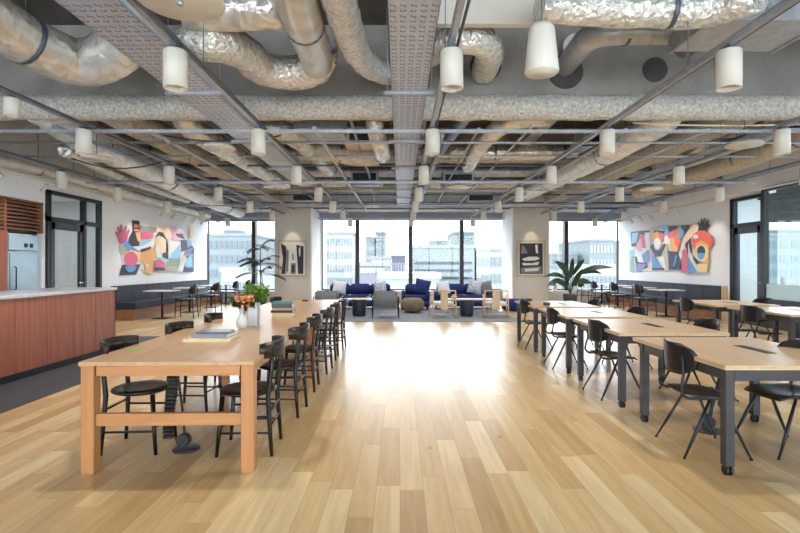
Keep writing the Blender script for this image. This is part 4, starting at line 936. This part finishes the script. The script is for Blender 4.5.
# cable trays
def cable_tray(xc, w, z, y0, y1, label, side_h=.07):
    t = thing('cable_tray', label, 'cable tray', (xc, 0, z)); h = w/2
    MB().box(-h, h, y0, y1, 0, .004).box(-h, -h+.006, y0, y1, 0, side_h).box(h-.006, h, y0, y1, 0, side_h).build('tray', 'tray', t)
    b = MB(); y = y0+.06; r = 0
    while y < min(y1, 9.5):                                   # rows of u-shaped punched slots
        n = int(w/.075)
        for i in range(n):
            xc_ = -h+(i+.5)*w/n; s = .018
            b.box(xc_-s, xc_+s, y, y+.007, -.0015, -.0002); b.box(xc_-s-.003, xc_-s+.003, y-.022, y+.007, -.0015, -.0002)
            if r % 2: b.box(xc_+s-.003, xc_+s+.003, y-.0, y+.03, -.0015, -.0002)
            else: b.box(xc_+s-.003, xc_+s+.003, y-.022, y, -.0015, -.0002)
        y += .085; r += 1
    b.build('slots', 'tray_hole', t)
    c = MB()
    for k in range(5): c.tube([(-h+.06+k*(w-.12)/4, y0, .03), (-h+.06+k*(w-.12)/4+.02, y1, .03)], .014, 6)
    c.build('cables', 'cable_black', t)
    yy = y0+1.85
    while yy < y1:
        MB().box(-h-.08, h+.08, yy-.02, yy+.02, -.042, -.003).tube([(-h-.05, yy, -.04), (-h-.05, yy, ZC-z)], .005, 5).tube([(h+.05, yy, -.04), (h+.05, yy, ZC-z)], .005, 5).build('trapeze', 'strut', t)
        yy += 2.2
cable_tray(.105, .40, 3.39, 1.6, 17.0, 'wide perforated cable tray running down the middle of the ceiling')
cable_tray(-2.33, .48, 3.39, 1.6, 12.0, 'wide perforated cable tray running diagonally in view at the upper left')
cable_tray(5.87, .26, 3.45, 7.4, 17.5, 'narrow cable tray on the right side of the ceiling')

# foil ducts near the camera (points read from view, at a height)
F = rough_tube
F('insulated_duct', [P(-60, -20, 3.9), P(0, 25, 3.85), P(50, 52, 3.8), P(78, 62, 3.8), P(105, 58, 3.85), P(138, 34, 4.05)], .27, 'foil', 'fat foil wrapped duct bending at the top left corner', 'duct', crk=.05, freq=5, bands=[.3])
F('insulated_duct', [P(185, 45, 3.75), P(215, 42, 3.75), P(243, 52, 3.8), P(262, 68, 3.8), P(290, 73, 3.8), P(318, 66, 3.85), P(322, 45, 4.0)], .2, 'foil_fine', 'crinkled foil duct snaking left of the big smooth elbow', 'duct', crk=.08, freq=8)
F('insulated_duct', [P(285, -60, 3.7), P(294, -10, 3.7), P(305, 25, 3.72), P(316, 55, 3.78), P(318, 70, 3.95)], .185, 'foil_smooth', 'smooth silver duct coming down from the top edge left of the centre tray', 'duct', crk=.03, freq=4, bands=[.5])
F('insulated_duct', [P(330, -40, 3.7), P(340, 0, 3.72), P(349, 30, 3.75), P(362, 58, 3.8), P(385, 72, 3.9), P(412, 74, 4.0)], .155, 'foil_fine', 'crinkled foil flexible duct just left of the centre cable tray', 'duct', crk=.1, freq=10)
F('insulated_duct', [P(425, 55, 4.0), P(450, 42, 3.95), P(476, 38, 3.95), P(490, 52, 3.95), P(484, 72, 4.1)], .17, 'foil_fine', 'short crinkled foil elbow just right of the centre cable tray', 'duct', crk=.1, freq=9)
F('insulated_duct', [P(540, 6, 3.8), P(600, 9, 3.8), P(660, 11, 3.8), P(715, 9, 3.8), P(760, -8, 3.8)], .155, 'foil_fine', 'crinkled foil flexible duct across the top right', 'duct', crk=.1, freq=9, bands=[.55])
F('spiral_duct', [P(558, 76, 4.3), P(572, 58, 4.15), P(590, 38, 4.0), P(615, 32, 4.0), P(678, 31, 4.0)], .14, 'galv', 'smooth steel duct with a segmented bend at the upper right', 'duct', crk=.01, bands=[.8])
F('insulated_duct', [P(185, 8, 3.95), P(240, 10, 3.95), P(285, 8, 3.95)], .2, 'foil', 'foil wrapped duct above the snaking duct at the upper left', 'duct', crk=.07, freq=7)
F('insulated_duct', [P(545, 92, 4.6), P(570, 60, 4.5), P(575, 45, 4.4)], .15, 'foil_smooth', 'duct stub dropping behind the steel duct', 'duct', crk=.02)
t = thing('rectangular_duct', 'grey sheet metal box duct joined to the steel duct at the upper right', 'duct', (2.95, 4.75, 3.75))
MB().box(-.0, 1.1, 0, .7, 0, .42, .006).build('body', 'galv', t); [MB().box(q, q+.035, -.02, .72, -.02, .44).build('flange', 'strut', t) for q in (-.02, .53, 1.085)]
F('spiral_duct', [(3.3, 5.35, 3.95), (3.3, 5.75, 3.95), (3.45, 6.0, 4.1), (3.6, 6.2, 4.5)], .13, 'strut_dark', 'dark round elbow behind the sheet metal box duct', 'duct', crk=.0)
t = thing('cable_ladder', 'white painted channel across the ceiling at the upper centre', 'channel', (.37, 5.13, 3.9))
MB().box(0, 1.09, 0, .09, 0, .45, .004).build('channel', 'lamp_white', t)
t = thing('rectangular_duct', 'light grey sheet metal duct at the top right corner', 'duct', (4.0, 4.6, 3.95)); MB().box(0, 2.6, 0, .5, 0, .4, .006).build('body', 'galv', t)
[MB().box(q, q+.04, -.02, .52, -.02, .42).build('flange', 'strut', t) for q in (.9, 1.9)]

for px, py, r, l in ((566, 72, .24, 'dark round opening in the near beam behind the steel duct bend'), (486, 66, .22, 'dark round opening in the near beam behind the foil elbow'), (655, 70, .17, 'dark round opening in the near beam under the box duct')):
    c = D(px, py, 7.03); tag(MB().tube([(0, -.03, 0), (0, .0, 0)], r, 28).build('duct_opening', 'slab_dark', loc=c), l, 'opening', 'duct openings')
# longitudinal foil ducts
F('insulated_duct', [P(35, 104, 3.75), P(85, 138, 3.55), P(140, 166, 3.5), P(200, 195, 3.45), P(240, 211, 3.4)], .25, 'foil_bright', 'long shiny foil duct running to the back along the left', 'duct', crk=.07, freq=6, bands=[.3, .6, .9])
F('insulated_duct', [P(65, 150, 3.45), P(120, 176, 3.45), P(188, 200, 3.45)], .12, 'foil', 'thinner foil duct beside the long one on the left', 'duct', crk=.06, freq=6, bands=[.5])
F('insulated_duct', [(-3.4, 7.6, 4.2), (-3.35, 7.55, 3.85), (-3.3, 7.9, 3.6), (-3.2, 8.8, 3.55), (-3.1, 10.5, 3.55), (-3.0, 13, 3.55)], .19, 'foil', 'foil duct with an elbow below the left cable tray', 'duct', crk=.05, freq=6, bands=[.7])
F('insulated_duct', [(-2.6, 8.4, 3.75), (-2.2, 8.2, 3.7), (-1.9, 8.5, 3.66), (-1.7, 9.4, 3.6), (-1.6, 11.4, 3.6)], .17, 'foil', 'short foil duct curving just right of the left tray', 'duct', crk=.07, freq=7)
F('insulated_duct', [(4.15, 7.5, 4.2), (4.1, 7.6, 3.75), (4.0, 8.2, 3.62), (3.9, 9.5, 3.55), (3.8, 12, 3.55), (3.7, 14.5, 3.55)], .23, 'foil_bright', 'long shiny foil duct running to the back on the right', 'duct', crk=.06, freq=6, bands=[.6, .85])
F('insulated_duct', [(6.9, 7.3, 3.75), (6.85, 9, 3.6), (6.75, 11, 3.5), (6.65, 14, 3.5)], .2, 'duct_cream', 'cream coated duct running to the back near the right wall', 'duct', crk=.02, bands=[.25, .5, .75])
F('spiral_duct', [(6.0, 10.4, 3.9), (7.0, 10.4, 3.9), (8.3, 10.4, 3.9)], .16, 'foil', 'ribbed foil duct crossing towards the right glass partition', 'duct', crk=.05, freq=9, bands=[.5])
F('steel_pipe', [(1.0, 7.4, 3.65), (.75, 10, 3.6), (.7, 14, 3.6), (.7, 17, 3.6)], .085, 'blue_pipe', 'straight galvanised pipe running beside the centre tray', 'pipe', crk=0, bands=[.4, .8])
F('insulated_duct', [(2.3, 7.8, 3.75), (1.75, 7.9, 3.7), (1.5, 8.4, 3.6), (1.4, 9.2, 3.5), (1.42, 10.4, 3.5)], .15, 'foil', 'foil duct bending down right of the centre', 'duct', crk=.06, freq=7)
F('insulated_duct', [(-.42, 7.9, 4.1), (-.4, 7.9, 3.6), (-.33, 8.2, 3.42), (-.3, 9.0, 3.4)], .14, 'foil', 'short foil drop duct left of the centre tray', 'duct', crk=.08, freq=8)
F('insulated_duct', [(-1.9, 9.6, 3.6), (-1.4, 9.4, 3.55), (-.9, 9.6, 3.5), (-.4, 9.6, 3.5)], .16, 'duct_cream', 'cream cross duct left of the centre tray', 'duct', crk=.05, freq=6, bands=[.5])
t = thing('rectangular_duct', 'bluish sheet metal duct box left of the centre tray', 'duct', (-1.7, 8.1, 3.65)); MB().box(0, .75, 0, 1.0, 0, .35, .005).build('body', 'tray', t); MB().box(-.02, .77, -.02, .02, -.02, .37).build('flange', 'strut', t)
t = thing('fan_coil_unit', 'white ceiling fan coil unit left of the centre', 'air conditioner', (-1.0, 8.9, 3.6)); MB().box(0, .55, 0, .8, 0, .3, .01).build('body', 'lamp_white', t); MB().box(.1, .45, -.01, 0, .05, .22).build('grille', 'black_frame', t)
F('insulated_duct', [(-7.2, 7, 3.3), (-7.0, 10, 3.3), (-6.9, 14, 3.25), (-6.9, 18, 3.25)], .13, 'foil_smooth', 'pale round duct along the top of the left wall', 'duct', crk=.02, bands=[.15, .3, .45, .6, .75], bandm='black_frame')
# far cross ducts
for k, (x0, x1, y, z, r, m, l) in enumerate([(-6.8, -1.0, 11.4, 3.97, .16, 'foil', 'foil duct crossing the left ceiling midway back'), (1.1, 6.3, 11.3, 3.97, .17, 'foil', 'foil duct crossing the right ceiling midway back'),
        (-6.5, 6.8, 13.6, 3.97, .14, 'galv', 'straight galvanised duct crossing the whole ceiling'), (-6, -.5, 15.2, 3.97, .16, 'foil_fine', 'foil duct crossing left of the tray near the windows'),
        (.8, 7, 15.4, 3.97, .16, 'foil_fine', 'foil duct crossing right of the tray near the windows'), (-7, 8, 18.2, 3.55, .17, 'galv', 'long galvanised duct just before the windows')]):
    F('spiral_duct', [(x0, y, z), ((x0+x1)/2, y+.02, z), (x1, y, z)], r, m, l, 'duct', crk=.03, freq=5, bands=[.2, .5, .8])
# small pipes
rp = random.Random(5)
for k, (x, z, m) in enumerate([(-5.05, 3.45, 'blue_pipe'), (-3.65, 3.38, 'strut'), (-2.75, 3.5, 'strut_dark'), (-1.25, 3.42, 'galv'), (-.75, 3.62, 'blue_pipe'), (1.15, 3.42, 'strut'), (1.95, 3.48, 'galv'), (3.3, 3.4, 'strut'), (4.5, 3.4, 'galv'), (5.62, 3.38, 'strut'), (7.75, 3.42, 'blue_pipe'), (.62, 3.32, 'strut')]):
    tag(MB().tube([(0, 7.3, z), (0, 12, z), (rp.uniform(-.15, .15), 18.3, z)], rp.choice([.02, .028, .035]), 10).build('conduit', m, loc=(x, 0, 0)), 'thin metal pipe running to the windows under the ceiling, %s' % (['second beam on the left', 'beside the left beam', 'next to the left tray', 'over the oak table aisle', 'left of centre', 'right of centre tray', 'over the aisle', 'over the aisle tables', 'over the table edge', 'over the partition row', 'beside the right wall', 'closest to the centre tray'][k]), 'pipe', 'thin ceiling pipes')
for k, (y, z, x0, x1, m) in enumerate([(7.9, 3.36, -6.5, 7.8, 'strut'), (9.3, 3.45, -7, 8, 'galv'), (9.9, 3.4, -4, 3, 'strut_dark'), (11.6, 3.38, -7, 8, 'strut'), (12.9, 3.36, -6, 6, 'galv'), (14.1, 3.42, -7, 8, 'strut_dark'), (15.8, 3.38, -7, 8, 'strut'), (16.7, 3.36, -7, 8, 'galv'), (17.6, 3.42, -7, 8, 'strut_dark')]):
    tag(MB().tube([(x0, 0, 0), (x1, 0, 0)], .02, 8).build('cross_pipe', m, loc=(0, y, z)), 'thin pipe crossing the ceiling from side to side, pipe number order %s from the camera' % (ORD+['ninth'])[k] if False else 'thin pipe crossing the ceiling from side to side, %s from the camera' % (ORD+['ninth'])[k], 'pipe', 'thin crossing pipes')
for k, (x, y, z, w, d, h) in enumerate([(-.9, 12.6, 3.5, .7, .6, .3), (1.5, 12.8, 3.5, .8, .7, .3), (4.2, 10.2, 3.9, .9, .8, .3), (7.62, 12.3, 3.52, .7, .8, .3), (2.6, 16.0, 3.45, .9, .6, .3), (-3.0, 15.9, 3.45, .9, .6, .3)]):
    t = thing('fan_coil_unit', 'grey sheet metal fan coil unit in the ceiling, %s nearest the camera' % (ORD[k]), 'air conditioner', (x, y, z), 0, 'fan coil units')
    MB().box(-w/2, w/2, 0, d, 0, h, .008).build('body', 'galv', t); MB().box(-w/2+.06, w/2-.06, -.01, 0, .05, h-.05).build('grille', 'black_frame', t)
    MB().box(-w/2-.02, w/2+.02, .1, .13, -.02, 0).tube([(-w/2, .11, 0), (-w/2, .11, ZC-z)], .005, 5).tube([(w/2, .11, 0), (w/2, .11, ZC-z)], .005, 5).build('hanger', 'strut_dark', t)
# sagging cables
for k, (a, b, s, l) in enumerate([((-3.9, 7.8, 3.5), (-1.9, 8.0, 3.5), .12, 'black cable drooping below the left ducts'), ((3.4, 7.3, 3.5), (6.9, 7.3, 3.55), .06, 'pale cable slung along the right of the near beam'), ((-6.0, 8.9, 3.4), (-4.4, 9.4, 3.4), .2, 'black cable looping near the left wall')]):
    a, b = Vector(a), Vector(b); pts = [a.lerp(b, i/10)-Vector((0, 0, s*4*(i/10)*(1-i/10))) for i in range(11)]
    tag(MB().tube([p-a for p in pts], .012, 6).build('cable', 'cable_black' if k != 1 else 'lamp_white', loc=a), l, 'cable')

# furniture glimpsed in the rooms beyond the glass
def task_chair(x, y, rz, label):
    t = thing('task_chair', label, 'chair', (x, y, 0), R(rz))
    MB().box(-.24, .24, -.23, .24, .44, .5, .02).build('seat', 'grey_fabric', t); MB().box(-.22, .22, -.27, -.22, .6, 1.12, .02).build('backrest', 'grey_fabric', t)
    MB().tube([(0, 0, .1), (0, 0, .44)], .025, 10).box(-.03, .03, -.27, -.2, .46, .65).build('column', 'black_frame', t)
    b = MB()
    for k in range(5): b.tube([(0, 0, .1), (.28*math.cos(k*1.257), .28*math.sin(k*1.257), .06)], .015, 6).lathe([(0, 0), (.025, .0), (.03, .03), (0, .055)], (.28*math.cos(k*1.257), .28*math.sin(k*1.257), 0), 10)
    b.build('base', 'black_frame', t)
task_chair(9.6, 12.9, 40, 'grey task chair seen through the right glazed door')
task_chair(-8.9, 12.4, -60, 'dark task chair seen through the left glazed door')
t = thing('meeting_table', 'white meeting table behind the right glass partition', 'table', (10.2, 10.4, 0))
MB().box(-.5, .5, -1.2, 1.2, .71, .74, .004).build('tabletop', 'counter_top', t)
for sx in (-.42, .42):
    for sy in (-1.1, 1.1): MB().box(sx-.03, sx+.03, sy-.03, sy+.03, 0, .708).build('leg', 'white_fabric', t)
